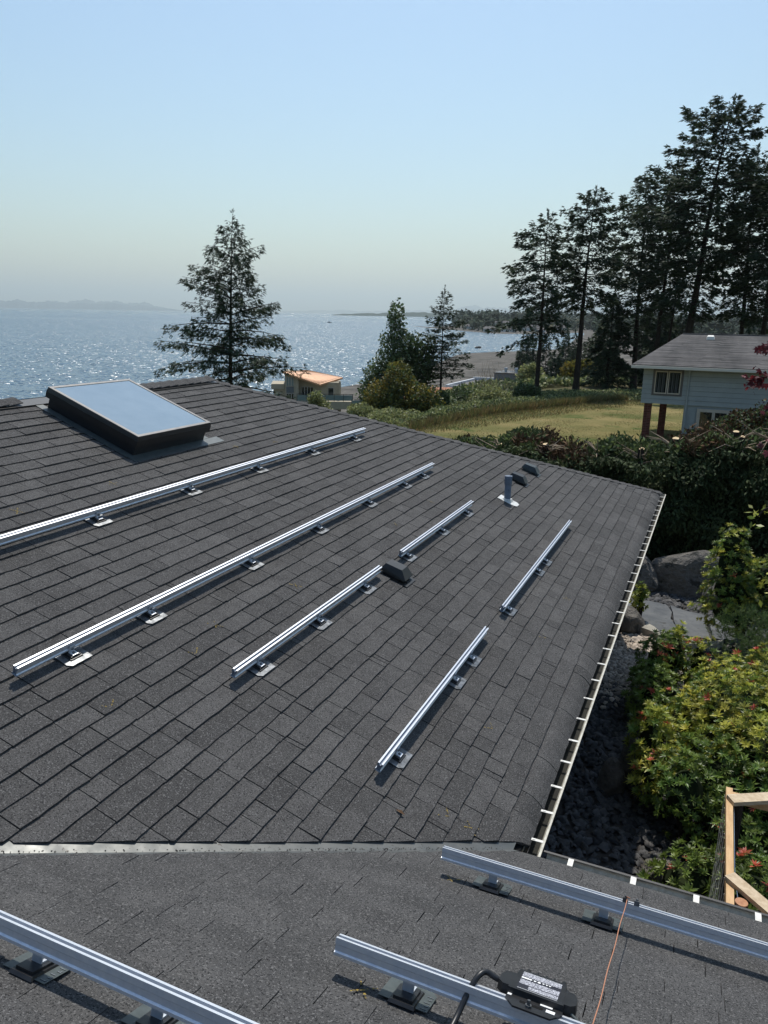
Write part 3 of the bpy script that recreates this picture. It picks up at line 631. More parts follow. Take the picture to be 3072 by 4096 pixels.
def make_rail(label, F0, a0, a1, mounts, hb, plate, flip=1, marks=False):
    """F0: frame on the rail line (X down slope, Y along rail); a0..a1 extents; mounts: positions along it"""
    c = F0(0, (a0+a1)/2, hb); t = thing('mounting_rail', label, 'rail', c, 'aluminium mounting rails on the roof')
    V = []; F = []; n = len(PROF); seg = max(1, int(abs(a1-a0)/0.6))
    for k in range(seg+1):
        a = a0+(a1-a0)*k/seg
        for x, z in PROF: V.append(F0(x, a, z+hb))
    for k in range(seg):
        for i in range(n): F.append([k*n+i, k*n+(i+1) % n, (k+1)*n+(i+1) % n, (k+1)*n+i])
    o = pobj('rail_profile', V, F, M['alu'], t)
    for a in (a0+.012*np.sign(a1-a0), a1-.012*np.sign(a1-a0)):
        b = MB(); b.poly([F0(x*.97, a, z*.98+hb+.0005) for x, z in PROF]); b.build('hollow_end_shade', M['alu_shade'], o)  # flat plate coloured as the shaded hollow
    b = MB(); b.poly([F0(-.0074, a0, .049+hb), F0(.0074, a0, .049+hb), F0(.0074, a1, .049+hb), F0(-.0074, a1, .049+hb)]); b.build('slot_shade', M['alu_shade'], o)
    for m in mounts:
        fr = (lambda m: lambda x, y, z: F0(x, y+m, z))(m); make_mount(fr, t, plate, hb, True, marks)
    return t
def main_rail(label, x, y0, y1, mounts): return make_rail(label, fmain(x-.04, 0), y0, y1, mounts, 0.05, M['galv'])
main_rail('longest silver rail highest on the roof, just below the skylight', -3.81, -1.6, 5.87, [-.62, .633, 1.86, 3.07, 4.30, 5.52])
main_rail('long silver rail crossing the middle of the roof, second below the skylight', -2.737, -1.171, 5.832, [-.76, -.03, 1.26, 2.48, 3.69, 4.77, 5.42])
main_rail('short silver rail ending just before the black box vent', -1.942, -.158, 2.231, [.13, 1.01, 1.89])
main_rail('short silver rail starting just past the black box vent, toward the grey pipe', -1.942, 2.75, 5.144, [2.92, 3.97, 4.89])
main_rail('low short silver rail closest to the valley and the gutter', -.874, -.17, 2.193, [.10, 1.28, 1.71])
main_rail('low short silver rail farther along, beside the far half of the gutter', -.872, 2.757, 6.29, [2.94, 4.24, 4.64])
def fg_rail(label, y, x0, x1, mounts):
    F0 = ffg(0, y-.035); return make_rail(label, F0, -x0, -x1, [-m for m in mounts], 0.088, M['flash_dark'], marks=True)
fg_rail('silver rail running right from the valley end, with an orange string tied to it', -.705, -.278, 3.0, [.0, .56, 1.7])
fg_rail('silver rail at the bottom of the picture carrying the black inverter box', -1.888, -.304, 3.0, [-.01, 1.2])
fg_rail('silver rail cutting across the bottom left corner', -2.516, -2.9, -.1, [-2.2, -1.13, -.62])
# clamps on the right-hand rail
for i, x in enumerate((.652, .705)):
    f = ffg(x, -.705-.035); b = MB(); b.box((-.022, -.012, .1505), (.022, .012, .156), f); b.box((-.021, -.012, .156), (-.016, .012, .172), f); b.tube([f(0, 0, .156), f(0, 0, .176)], .006, 6); b.tube([f(0, 0, .158), f(0, 0, .165)], .011, 6)
    tag(b.build('rail_clamp', M['galv'], None), 'small metal clamp on the right rail, '+('holding the orange string' if i == 0 else 'just right of the orange string'), 'clamp', 'small clamps on the rail')
P0 = ffg(.66, -.74)(0, 0, .168); P1 = ffg(.640, -1.888-.035)(0, 0, .158); b = MB()
pts = [tuple(np.array(P0)*(1-t)+np.array(P1)*t+np.array((.0015*math.sin(t*17), 0, -.003*math.sin(t*math.pi)))) for t in np.linspace(0, 1, 26)]
pts = [ffg(.672, -.74)(0, 0, .17), ffg(.655, -.75)(0, 0, .176)]+pts
b.tube(pts, .0021, 6); tag(b.build('string', M['orange'], None, smooth=True), 'thin orange string line stretched from the rail clamp toward the viewer', 'string')

# ------------------------------------------------------------------ microinverter
iv = thing('microinverter', 'black finned microinverter box with a printed label, bolted on the lower rail', 'inverter', ffg(.44, -1.84)(0, 0, .15))
fi = ffg(.44, -1.86); Q = lambda x, y, z: fi(x, -y, z)          # x down the slope (away from the viewer), y to the right
b = MB(); body = [(-.118, -.062), (-.075, -.095), (.105, -.095), (.128, -.075), (.128, .085), (.11, .098), (-.07, .098), (-.118, .066)]
ZB = .152
b.prism([Q(x, y, ZB) for x, y in body], [Q(x, y, ZB+.006) for x, y in body]); b.build('mounting_plate', M['black'], iv)
b = MB(); core = [(-.045, -.098), (.115, -.085), (.115, .088), (-.045, .10)]
b.prism([Q(x, y, ZB+.006) for x, y in core], [Q(x*.97, y*.97, ZB+.026) for x, y in core]); case = b.build('case', M['black'], iv)
for sy in (-1, 1):
    b = MB(); e = [(-.03, sy*.085), (.075, sy*.085), (.07, sy*.125), (.035, sy*.138), (-.01, sy*.138), (-.03, sy*.12)]
    b.prism([Q(x, y, ZB-.01) for x, y in e], [Q(x*.95, y*.98, ZB+.024) for x, y in e])
    b.build('connector_housing', M['black'], iv)
def print_mat():
    m = bpy.data.materials.new('printed_label'); m.use_nodes = True; nt = m.node_tree; N = nt.nodes; L = nt.links; b = N["Principled BSDF"]; b.inputs["Roughness"].default_value = .4
    tc = N.new("ShaderNodeTexCoord"); n = N.new("ShaderNodeTexNoise"); n.inputs["Scale"].default_value = 420; n.inputs["Detail"].default_value = 1; L.new(tc.outputs["Object"], n.inputs["Vector"])
    r_ = N.new("ShaderNodeValToRGB"); r_.color_ramp.elements[0].position = .44; r_.color_ramp.elements[0].color = (.03, .03, .045, 1); r_.color_ramp.elements[1].position = .56; r_.color_ramp.elements[1].color = (.62, .62, .66, 1)
    L.new(n.outputs["Fac"], r_.inputs[0]); L.new(r_.outputs[0], b.inputs["Base Color"]); return m
M['print'] = print_mat(); M['ink'] = pm('label_black', (.02, .02, .028), rough=.4); M['paper'] = pm('label_white', (.8, .8, .78), rough=.5)
ZT = ZB+.0262
b = MB(); b.box((-.035, -.068, ZT), (.098, .075, ZT+.0006), Q); lab = b.build('label', M['ink'], case)
b = MB(); b.box((.062, -.066, ZT+.0008), (.094, .073, ZT+.001), Q); b.box((.005, -.066, ZT+.0008), (.038, .073, ZT+.001), Q); b.box((-.022, -.03, ZT+.0008), (.0, .073, ZT+.001), Q); b.build('small_print', M['print'], lab)
b = MB(); b.box((.0955, -.066, ZT+.0008), (.0965, .073, ZT+.001), Q); b.box((-.030, -.066, ZT+.0008), (-.0285, .073, ZT+.001), Q); b.box((.047, -.066, ZT+.0008), (.057, -.040, ZT+.001), Q)
def disc(c, r_, k, z): return [Q(c[0]+r_*math.cos(6.283*i/k+.5), c[1]+r_*1.1*math.sin(6.283*i/k+.5), z) for i in range(k)]
for y, k in ((-.034, 12), (-.018, 4), (-.003, 12)): b.poly(disc((.052, y), .0055, k, ZT+.001))
for y in (.012, .024, .035): b.poly([Q(.0565, y-.005, ZT+.001), Q(.0565, y+.005, ZT+.001), Q(.0475, y, ZT+.001)])
b.build('white_symbols', M['paper'], lab)
b = MB(); b.box((-.056, .022, ZB+.0064), (-.036, .064, ZB+.0074), lambda x, y, z: Q(x+.0, y, z)); b.box((-.086, .046, ZB+.0064), (-.068, .076, ZB+.0072), Q); b.box((-.058, -.092, ZB+.0064), (-.044, -.078, ZB+.0072), Q); b.build('sticker', M['paper'], iv)
b = MB(); b.box((-.083, -.045, ZB+.0062), (-.068, .035, ZB+.0066), Q); b.build('mounting_slot', M['felt'], iv)
b = MB(); b.tube([Q(-.092, -.012, ZB+.006), Q(-.092, -.012, ZB+.013)], .012, 6); b.tube([Q(-.092, -.012, ZB+.013), Q(-.092, -.012, ZB+.028)], .006, 8); b.build('bolt', M['galv'], iv)
for y in (-.055, .075): 
    b = MB(); b.tube([Q(.118, y, ZB+.012), Q(.142, y, ZB+.012)], .0085, 10); b.build('port_cap', M['black'], iv)
b = MB()
for y in (-.02, .012, .04): b.box((.115, y-.003, ZB+.006), (.137, y+.003, ZB+.022), Q)
b.build('cooling_fin', M['black'], iv)
cb = [Q(.01, -.125, ZB+.006), Q(.0, -.155, ZB+.018), Q(-.012, -.185, ZB+.03), Q(-.04, -.205, ZB+.018), Q(-.075, -.225, ZB-.03), Q(-.12, -.24, ZB-.09), Q(-.2, -.25, ZB-.125), Q(-.32, -.26, ZB-.13), Q(-.5, -.255, ZB-.132)]
def smooth(pts, k=6):
    P = [np.array(p) for p in pts]; P = [2*P[0]-P[1]]+P+[2*P[-1]-P[-2]]; out = []
    for i in range(1, len(P)-2):
        for j in range(k):
            t = j/k; a, b_, c, d = P[i-1:i+3]; out.append(.5*((2*b_)+(-a+c)*t+(2*a-5*b_+4*c-d)*t*t+(-a+3*b_-3*c+d)*t**3))
    return [tuple(q) for q in out]+[tuple(P[-2])]
b = MB(); b.tube(smooth(cb), .0105, 10); b.build('cable', M['black'], iv, smooth=True)
b = MB(); b.tube(smooth([Q(-.02, .12, ZB-.002), Q(-.03, .16, ZB-.02), Q(-.04, .24, ZB-.06), Q(-.05, .36, ZB-.1), Q(-.05, .6, ZB-.13)]), .006, 8); b.build('cable', M['flash_dark'], iv, smooth=True)
# a dead leaf and droppings on the roof
f = fmain(-.68, -.33); b = MB(); b.poly([f(-.03, 0, .016), f(0, -.014, .026), f(.035, 0, .018), f(.004, .014, .024)]); tag(b.build('dead_leaf', M['cedar_brown'], None, tone=.9), 'curled brown dead leaf lying on the shingles near the valley', 'leaf')

# ------------------------------------------------------------------ vegetation builders
rng = np.random.default_rng(11)
def unit(v): return v/np.maximum(np.linalg.norm(v, axis=-1, keepdims=True), 1e-9)
def blades(P, D, Nn, ln, wd, fold=0.0):
    """one pointed four-vertex leaf per row: base P, direction D, face normal Nn"""
    n = len(P); D = unit(D); W = unit(np.cross(D, Nn)); Nn = np.cross(W, D)
    ln = np.broadcast_to(np.asarray(ln, float), (n,))[:, None]; wd = np.broadcast_to(np.asarray(wd, float), (n,))[:, None]
    mid = P+D*ln*0.5
    V = np.stack([P, mid+W*wd+Nn*wd*fold, P+D*ln, mid-W*wd+Nn*wd*fold], 1).reshape(-1, 3)
    b = np.arange(n)[:, None]*4
    F = np.concatenate([b+np.array([[0, 1, 2]]), b+np.array([[0, 2, 3]])], 1).reshape(-1, 3)
    return V, F
def rnd_dir(n, up=0.0):
    v = rng.normal(size=(n, 3)); v[:, 2] += up; return unit(v)
def tubes(paths, n=5):
    b = MB()
    for pts, rad_ in paths: b.tube(pts, rad_, n, cap=True)
    return b
def conifer(label, base, H, zc, prof, nbr, seed, elev=(8, -6), droop=0.28, spray=0.34, dens=26, lean=(0, 0), tr=0.22, hang=0.25, az_bias=None,
            mat='needle', group=None, cat='tree', name='conifer_tree', inner=0.12, flat=0.36, width=0.15, stubs=0, whorl=0):
    global rng
    rng = np.random.default_rng(seed); q = random.Random(seed); bx, by, bz = base
    t = thing(name, label, cat, base, group)
    ctr = lambda h: np.array((bx+lean[0]*(h/H)**1.4+0.012*H*math.sin(h*0.35+seed)*0.25, by+lean[1]*(h/H)**1.4, bz+h))
    hs = np.linspace(0, H, 15); wood = [([tuple(ctr(h)) for h in hs], [max(0.012, tr*(1.0-(h/H)**0.9)*(1.35 if h == 0 else 1)) for h in hs])]
    PP, DD, NN, LL = [], [], [], []
    for i in range(nbr):
        tt = ((i+q.random())/nbr)**0.92
        if whorl: tt = min(1, max(0, (math.floor(tt*whorl)+.5+q.gauss(0, .09))/whorl))
        h = zc+tt*(H-zc)*0.985; Lb = float(np.interp(tt, [p[0] for p in prof], [p[1] for p in prof]))*q.uniform(0.55, 1.18)
        a = i*2.39996+q.uniform(-0.5, 0.5)
        if az_bias: Lb *= 1+az_bias[1]*math.cos(a-az_bias[0])
        if Lb < 0.12: Lb = 0.12
        el = R(elev[1]+(elev[0]-elev[1])*tt+q.uniform(-9, 9)); dr = droop*q.uniform(0.5, 1.5)*(1-0.5*tt)
        ss = np.linspace(0, 1, 7); o = ctr(h); ca = np.array((math.sin(a), math.cos(a), 0)); side = np.array((math.cos(a), -math.sin(a), 0))
        wig = q.uniform(-.12, .12)
        pth = lambda s: o+ca*(Lb*s)[..., None]+np.array((0, 0, 1.))*(Lb*(math.tan(el)*s-dr*s*s))[..., None]+side*(Lb*wig*s*s)[..., None]
        wood.append(([tuple(p) for p in pth(ss[::2])], [max(.006, .018*Lb**.8*(1-s*.85)) for s in ss[::2]]))
        n = max(6, int(1.12*dens*Lb**1.25*(0.75+0.5*q.random()))); s = inner+(1.03-inner)*rng.random(n)**0.72
        wl = flat*Lb*(1.08-s)*(0.35+0.65*np.minimum(1, s*3)); lat = rng.uniform(-1, 1, n)*wl
        p = pth(s)+side*lat[:, None]; p[:, 2] += -np.abs(lat)*0.22-rng.random(n)*hang*0.35+rng.normal(size=n)*spray*.38
        d = ca[None]*(0.75+0.3*rng.random((n, 1)))+side*(np.sign(lat)*rng.uniform(.2, 1.0, n))[:, None]; d[:, 2] += math.tan(el)*.4-dr*s*.9-hang*rng.random(n)*1.6+rng.uniform(-.15, .2, n)
        PP.append(p); DD.append(unit(d)); nn_ = rng.normal(size=(n, 3))*0.55; nn_[:, 2] += 1; NN.append(unit(nn_)); LL.append(spray*(0.55+0.75*rng.random(n)))
    for k in range(stubs):
        h = q.uniform(zc*0.45, zc*1.1); a = q.uniform(0, 6.28); o = ctr(h); l = q.uniform(.5, 2.2)
        wood.append(([tuple(o), tuple(o+np.array((math.sin(a)*l*.6, math.cos(a)*l*.6, -.05*l))), tuple(o+np.array((math.sin(a)*l, math.cos(a)*l, -.25*l)))], [.03, .018, .006]))
    top = ctr(H); n = 14; PP.append(np.repeat(top[None]-np.array([[0, 0, .5]]), n, 0)+rng.random((n, 1))*np.array([[0, 0, .7]])); dd = rng.normal(size=(n, 3))*.5; dd[:, 2] += .8; DD.append(unit(dd)); NN.append(rnd_dir(n)); LL.append(np.full(n, spray*.8))
    P, D, Nn, Ln = np.concatenate(PP), np.concatenate(DD), np.concatenate(NN), np.concatenate(LL)
    W = unit(np.cross(D, Nn)); tone = rng.random(len(P)); Vs, Fs, Ts = [], [], []; off = 0
    for ang, lf in ((0, 1.0), (0.62, .68), (-0.62, .68)):
        V, F = blades(P, D*math.cos(ang)+W*math.sin(ang), Nn, Ln*lf, Ln*lf*width); Vs.append(V); Fs.append(F+off); off += len(V); Ts.append(np.repeat(tone, 2))
    tubes(wood).build('trunk', M['bark'], t, smooth=True)
    nobj('crown', np.concatenate(Vs), np.concatenate(Fs), M[mat], t, tone=np.concatenate(Ts))
    return t
def leaf_blob(blobs, n, ln, wd, shell=0.55, up=0.3, droop=0.0):
    vol = np.array([b[3]*b[4]*b[5] for b in blobs])**0.75; k = rng.choice(len(blobs), n, p=vol/vol.sum()); B = np.array(blobs)
    d = unit(rng.normal(size=(n, 3))); rr = (shell+(1-shell)*rng.random(n)**0.6)*(1+0.16*np.sin(d[:, 0]*7+k)*np.cos(d[:, 2]*6+k*2))
    P = B[k, :3]+d*B[k, 3:6]*rr[:, None]
    D = unit(d*.6+rng.normal(size=(n, 3))*.7+np.array([[0, 0, -droop]])); N_ = unit(rng.normal(size=(n, 3))*.7+np.array([[0, 0, up]])+d*.4)
    V, F = blades(P, D, N_, ln*(.6+.8*rng.random(n)), wd*(.6+.8*rng.random(n)))
    return V, F, np.repeat(rng.random(n), 2)
def broadleaf(label, base, blobs, n, ln, wd, mat, seed, stems, cat='tree', name='broadleaf_tree', group=None, shell=.35, tr=.1, mat2=None, frac2=0.0):
    global rng
    rng = np.random.default_rng(seed); q = random.Random(seed); t = thing(name, label, cat, base, group); wood = []
    b0 = np.array(base)
    for k in range(stems):
        bl = blobs[k % len(blobs)]; e = np.array(bl[:3])+np.array((q.uniform(-.3, .3)*bl[3], q.uniform(-.3, .3)*bl[4], .35*bl[5])); m_ = (b0+e)/2+np.array((q.uniform(-.3, .3), q.uniform(-.3, .3), .2))
        wood.append(([tuple(b0+np.array((q.uniform(-.15, .15), q.uniform(-.15, .15), -.1))), tuple(m_), tuple(e)], [tr*q.uniform(.6, 1), tr*.55, tr*.12]))
    tubes(wood, 6).build('trunk', M['bark'], t, smooth=True)
    V, F, T_ = leaf_blob(blobs, n, ln, wd, shell); mi = None; mats = M[mat]
    if mat2: mats = [M[mat], M[mat2]]; mi = (np.repeat(rng.random(n), 2) < frac2).astype(int)
    nobj('crown', V, F, mats, t, tone=T_, midx=mi); return t

# ------------------------------------------------------------------ trees
def zz(x, y): return float(zfun(x, y))
conifer('tall drooping hemlock standing alone against the sea beyond the ridge', (-19.3, 24.67, -5.2), 12.25, 4.9,
        [(0, 2.6), (.12, 3.05), (.3, 2.75), (.5, 2.3), (.7, 1.5), (.88, .75), (1, .15)], 105, 21, elev=(26, 4), droop=.16, spray=.21, dens=44, whorl=21, lean=(.35, .2), tr=.19, hang=.75, mat='hemneedle', name='hemlock_tree', width=.12, inner=.1, flat=.34)
conifer('slim young fir with a bare lower trunk at the edge of the dry lawn', (-19.04, 52.63, -4.9), 10.0, 3.4,
        [(0, 1.2), (.12, 2.1), (.3, 2.25), (.5, 1.65), (.75, .95), (1, .12)], 80, 22, elev=(30, 2), droop=.12, spray=.24, dens=34, whorl=16, tr=.13, hang=.3, mat='needle', name='fir_tree', stubs=10)
FIRP = [(0, 2.2), (.15, 3.4), (.4, 3.3), (.65, 2.6), (.85, 1.6), (1, .4)]
G_FIR = 'tall firs behind the neighbouring house'
def fir(label, x, y, top, H0, zc, prof, nbr, seed, **k):
    z = zz(x, y)-.1; conifer(label, (x, y, z), top[2]-z, zc, prof, nbr, seed, lean=(top[0]-x, top[1]-y), group=G_FIR, name='fir_tree', **k)
fir('leftmost of the tall firs, one long branch reaching out over the water', -14.55, 66.35, (-14.5, 66.35, 11.9), 0, 5.4, [(0, 2.0), (.12, 3.3), (.35, 3.3), (.6, 2.9), (.85, 1.9), (1, .6)], 80, 31, elev=(18, -8), droop=.16, spray=.42, dens=22, tr=.26, hang=.3, az_bias=(R(-80), .28), stubs=5)
fir('second tall fir from the water, thick trunk leaning at the brambles', -11.83, 70.95, (-11.4, 71.0, 14.3), 0, 7.8, [(0, 1.8), (.15, 3.6), (.4, 3.9), (.65, 3.4), (.87, 2.1), (1, .7)], 84, 32, elev=(22, -8), droop=.15, spray=.44, dens=22, tr=.36, hang=.3, stubs=6)
fir('third tall fir, its base just left of the grey-blue house', -8.03, 85.57, (-8.6, 85.5, 17.0), 0, 6.0, [(0, 2.0), (.15, 3.6), (.4, 4.0), (.7, 3.3), (.9, 2.0), (1, .6)], 90, 33, elev=(18, -10), droop=.18, spray=.46, dens=20, tr=.36, hang=.35, stubs=6)
fir('fourth tall fir, broken flat top leaning to the sea side', -5.4, 79.75, (-5.2, 79.7, 17.6), 0, 8.2, [(0, 1.8), (.2, 3.4), (.5, 3.9), (.75, 3.4), (.92, 2.4), (1, .8)], 84, 34, elev=(24, -8), droop=.16, spray=.46, dens=20, tr=.32, hang=.3, az_bias=(R(-90), .22), stubs=7)
fir('thin fir trunk squeezed between the fourth and the tallest fir', -4.6, 84.0, (-4.2, 84, 14.5), 0, 8.8, [(0, 1.6), (.3, 2.2), (.7, 1.7), (1, .3)], 34, 35, elev=(20, -6), droop=.15, spray=.42, dens=20, tr=.2, hang=.3, stubs=4)
fir('tallest fir with a ragged crown and massive trunk above the house roof', -2.6, 73.93, (-.9, 74.0, 21.6), 0, 7.6, [(0, 1.6), (.15, 3.2), (.4, 4.9), (.62, 5.0), (.82, 4.0), (.94, 2.4), (1, .9)], 120, 36, elev=(26, -10), droop=.17, spray=.5, dens=20, tr=.5, hang=.3, stubs=8, az_bias=(R(-75), .16))
fir('tall fir right of the tallest, straight bare lower trunk', 2.3, 80.98, (1.6, 81.0, 18.8), 0, 7.4, [(0, 1.8), (.2, 3.4), (.5, 4.0), (.8, 3.0), (1, .7)], 90, 37, elev=(20, -10), droop=.18, spray=.48, dens=20, tr=.34, hang=.35, stubs=4)
fir('rightmost tall fir, crown cut by the picture edge', 3.9, 75.95, (4.2, 75.9, 17.6), 0, 7.0, [(0, 2.0), (.2, 3.6), (.5, 4.3), (.8, 3.2), (1, .8)], 95, 38, elev=(20, -12), droop=.2, spray=.48, dens=20, tr=.36, hang=.35, stubs=4)
fir('dense dark fir filling the gap behind the rightmost trunks', 7.0, 92.0, (7.0, 92, 15.0), 0, 3.5, [(0, 3.4), (.3, 4.2), (.7, 2.6), (1, .4)], 70, 39, elev=(10, -14), droop=.22, spray=.5, dens=20, tr=.3, hang=.4)
# understorey conifers between the tall trunks and the shore
G_MID = 'dark trees below the tall firs'
for i, (lab, x, y, H, r_, zc, sd) in enumerate((
        ('dark bushy cedar low between the second and third fir trunks', -10.6, 84.0, 10.2, 3.1, .8, 41),
        ('wide dark conifer right behind the third fir trunk', -6.6, 92.0, 11.4, 3.4, 1.0, 42),
        ('short broad conifer against the house roof corner', -4.0, 97.0, 9.0, 3.0, .5, 44))):
    conifer(lab, (x, y, zz(x, y)-.2), H, zc, [(0, r_), (.25, r_*1.02), (.6, r_*.7), (.9, r_*.25), (1, .2)], 90, sd, elev=(4, -16), droop=.2, spray=.46, dens=22, tr=.2, hang=.4, group=G_MID)
for i, (lab, x, y, top, r_, sd) in enumerate((
        ('small pointed fir on the shore in front of the lagoon', -31, 128, -1.9, 3.4, 51), ('slender dark fir just right of the leftmost tall trunk', -24.5, 142, 0.6, 2.8, 52),
        ('dark fir above the flat roof, between two trunks', -21.0, 136, -0.6, 2.8, 53), ('taller shore fir behind the flat-roofed building', -27.5, 150, 1.6, 2.8, 54),
        ('rounded shore fir right of the yellow-green tree', -17, 140, -0.6, 3.4, 55))):
    z = zz(x, y)-.2
    conifer(lab, (x, y, z), top-z, 1.0, [(0, r_), (.3, r_*.85), (.7, r_*.45), (1, .1)], 70, sd, elev=(8, -12), droop=.2, spray=.6, dens=20, tr=.16, hang=.3, group='firs by the shore')
q = random.Random(77)
ORD = ('first', 'second', 'third', 'fourth', 'fifth', 'sixth', 'seventh', 'eighth', 'ninth', 'tenth', 'eleventh', 'twelfth', 'thirteenth', 'fourteenth', 'fifteenth', 'sixteenth')
spots = sorted([(-39+i*2.1+q.uniform(-1.5, 1.5), 158+q.uniform(-14, 34)-i*1.2, q.uniform(2.6, 4.2), q.uniform(9, 16)) for i in range(16)], key=lambda p: math.atan2(p[0]-CAMP[0], p[1]-CAMP[1]))
for i, (x, y, r_, h) in enumerate(spots):
    conifer(ORD[i]+' dark fir from the left in the dense clump behind the tall trunks', (x, y, zz(x, y)-.2), h, 1.0, [(0, r_), (.3, r_*.85), (.7, r_*.45), (1, .15)], 46, 500+i, elev=(8, -12), droop=.2, spray=.8, dens=20, tr=.16, hang=.3, group='dense clump of firs by the shore')
broadleaf('yellow-green leafy tree beside the flat-roofed building', (-19.5, 118, zz(-19.5, 118)), [(-19.5, 118, -6.2, 2.6, 2.2, 2.6), (-18.3, 118, -4.7, 1.6, 1.6, 1.5), (-20.6, 118.4, -5.3, 1.5, 1.5, 1.8)], 4200, .5, .2, 'leaf_olive', 61, 4)
broadleaf('round grey-green shore tree beside the small pointed fir', (-27.5, 120, zz(-27.5, 120)), [(-27.5, 120, -6.6, 2.2, 2, 2.4), (-26, 121, -7.2, 1.6, 1.6, 1.6)], 3600, .42, .18, 'leaf_bush', 62, 3)
# the leafy group at the bluff edge
broadleaf('tall airy dark leafy tree at the bluff edge beside the cream house', (-22.5, 52.0, -5.4), [(-22.7, 52, 2.6, .75, .75, 1.7), (-22.5, 52, .4, 1.6, 1.5, 1.9), (-22.0, 52.2, -1.2, 2.1, 1.8, 1.7), (-21.2, 52.3, .4, .9, 1, 1.5), (-24.1, 52, -1.6, 1.2, 1.3, 1.4), (-20.3, 52.5, -1.0, 1.0, 1.1, 1.7), (-20.0, 52.6, .6, .5, .7, 1.1), (-24.6, 51.8, -2.9, 1.2, 1.3, 1.3)], 10500, .21, .085, 'leaf_dark', 63, 9, tr=.12, shell=.12)
broadleaf('rounded olive and yellowing tree in front of the tall leafy one', (-20.7, 47.6, -5.2), [(-20.6, 47.6, -1.5, 1.1, 1.0, 1.5), (-20.0, 47.4, -2.7, 1.9, 1.6, 1.6), (-21.7, 47.5, -3.0, 1.5, 1.4, 1.5), (-20.6, 47.2, -4.1, 2.4, 1.8, 1.4), (-18.6, 47.8, -3.3, 1.3, 1.3, 1.6), (-22.6, 46.9, -4.2, 1.3, 1.3, 1.1)], 19000, .17, .075, 'leaf_olive', 64, 6, shell=.3, mat2='leaf_dark', frac2=.3)
G_SH = 'shrubs along the bluff edge'
for i, (lab, x, y, h, w, n, mt, sd) in enumerate((
        ('low grey-green shrub under the olive tree, nearest the roof edge', -18.7, 42.0, 1.3, 1.7, 7000, 'leaf_bush', 71), ('leafy shrub left of the olive tree, below the cream house deck', -21.9, 44.6, 1.5, 1.4, 6000, 'leaf_bush', 72),
        ('small light green sapling in front of the cream house balcony', -26.6, 46.5, 2.6, .9, 3200, 'leaf_bush', 73), ('dark shrub right of the slim fir trunk', -17.4, 55.0, 1.7, 1.5, 5200, 'leaf_dark', 74),
        ('bushy light green shrub at the bramble edge, left of the first tall trunk', -15.6, 54.5, 1.7, 1.8, 7600, 'leaf_bush', 75), ('dark-leaved shrub touching the first tall trunk', -13.9, 60.0, 1.5, 1.2, 4800, 'leaf_dark', 76),
        ('green shrub low at the roof edge by the tall grass', -16.6, 37.0, .9, 1.0, 4200, 'leaf_bush', 77), ('round shrub between the slim fir and the olive tree', -18.6, 50.0, 1.9, 1.2, 4200, 'leaf_dark', 78))):
    z = zz(x, y); r_ = random.Random(sd)
    bl = [(x, y, z+h*.45, w, w*.9, h*.5)]+[(x+r_.uniform(-.7, .7)*w, y+r_.uniform(-.7, .7)*w, z+h*r_.uniform(.35, .8), w*r_.uniform(.3, .55), w*r_.uniform(.3, .5), h*r_.uniform(.2, .38)) for _ in range(6)]
    broadleaf(lab, (x, y, z), bl, n, .15, .065, mt, sd, 5, 'shrub', 'shrub', G_SH, shell=.5, tr=.05)
# leafless bush
q = random.Random(5); t = thing('bare_bush', 'leafless thicket of grey twigs in front of the beach', 'bush', (-16.9, 62, zz(-16.9, 62))); w = []
for k in range(70):
    x0, y0 = -17.2+q.uniform(-1.8, 1.6), 62+q.uniform(-1, 1); z0 = zz(x0, y0); h = q.uniform(1.8, 3.9); w.append(([(x0, y0, z0), (x0+q.uniform(-.3, .3), y0, z0+h*.5), (x0+q.uniform(-.9, .9), y0+q.uniform(-.4, .4), z0+h)], [.016, .011, .005]))
tubes(w, 4).build('stems', M['twig'], t)
# bramble band and tall dry grass: nobody could count them
def band(name, label, cat, n, ln, wd, mats, frac, region, seed, lump, up, shell=None):
    global rng
    rng = np.random.default_rng(seed); P = region(n); n = len(P); d = rnd_dir(n, up); N_ = rnd_dir(n, .8)
    V, F = blades(P, d, N_, ln*(.5+rng.random(n)), wd*(.6+.8*rng.random(n)))
    o = nobj(name, V, F, mats, None, tone=np.repeat(rng.random(n), 2), midx=(np.repeat(rng.random(n), 2) < frac).astype(int) if frac else None, kind='stuff')
    o["label"] = label; o["category"] = cat; return o
def bramble_region(n):
    y = rng.uniform(40, 79, n); e = np.array([float(lawn_edge(v)) for v in y]); wdt = interp(y, [(40, 2.0), (48, 3.5), (60, 7.5), (79, 9)])
    u = rng.random(n); x = e-.9-u*wdt; lump = .55+.45*np.sin(x*1.7+y*.6)*np.cos(y*1.1-x*.5); h = np.minimum(1, u*4)*(1.0+.6*lump)*interp(y, [(40, .5), (50, .65), (60, .32), (79, .32)])
    return np.stack([x, y, zfun(x, y)+h*(.55+.45*rng.random(n))], 1)
band('bramble_thicket', 'pale leafy bramble thicket along the far edge of the lawn', 'brambles', 52000, .17, .07, [M['leaf_bush'], M['leaf_dark']], .3, bramble_region, 81, 0, .2)
def grass_region(n):
    y = rng.uniform(30, 66, n); e = np.array([float(lawn_edge(v)) for v in y]); x = e-.2-rng.random(n)**1.3*interp(y, [(30, 3.0), (42, 2.2), (52, .9), (66, .5)])
    return np.stack([x, y, zfun(x, y)], 1)
band('tall_grass', 'tall rusty dry grass bordering the lawn', 'grass', 15000, .55, .02, [M['drygrass'], M['grassgreen']], .55, grass_region, 82, 0, 3.2)
def tuft_region(n):
    y = rng.uniform(17, 76, n); e = np.array([float(lawn_edge(v)) for v in y]); x = e+rng.random(n)**2*3.0; return np.stack([x, y, zfun(x, y)+.05], 1)
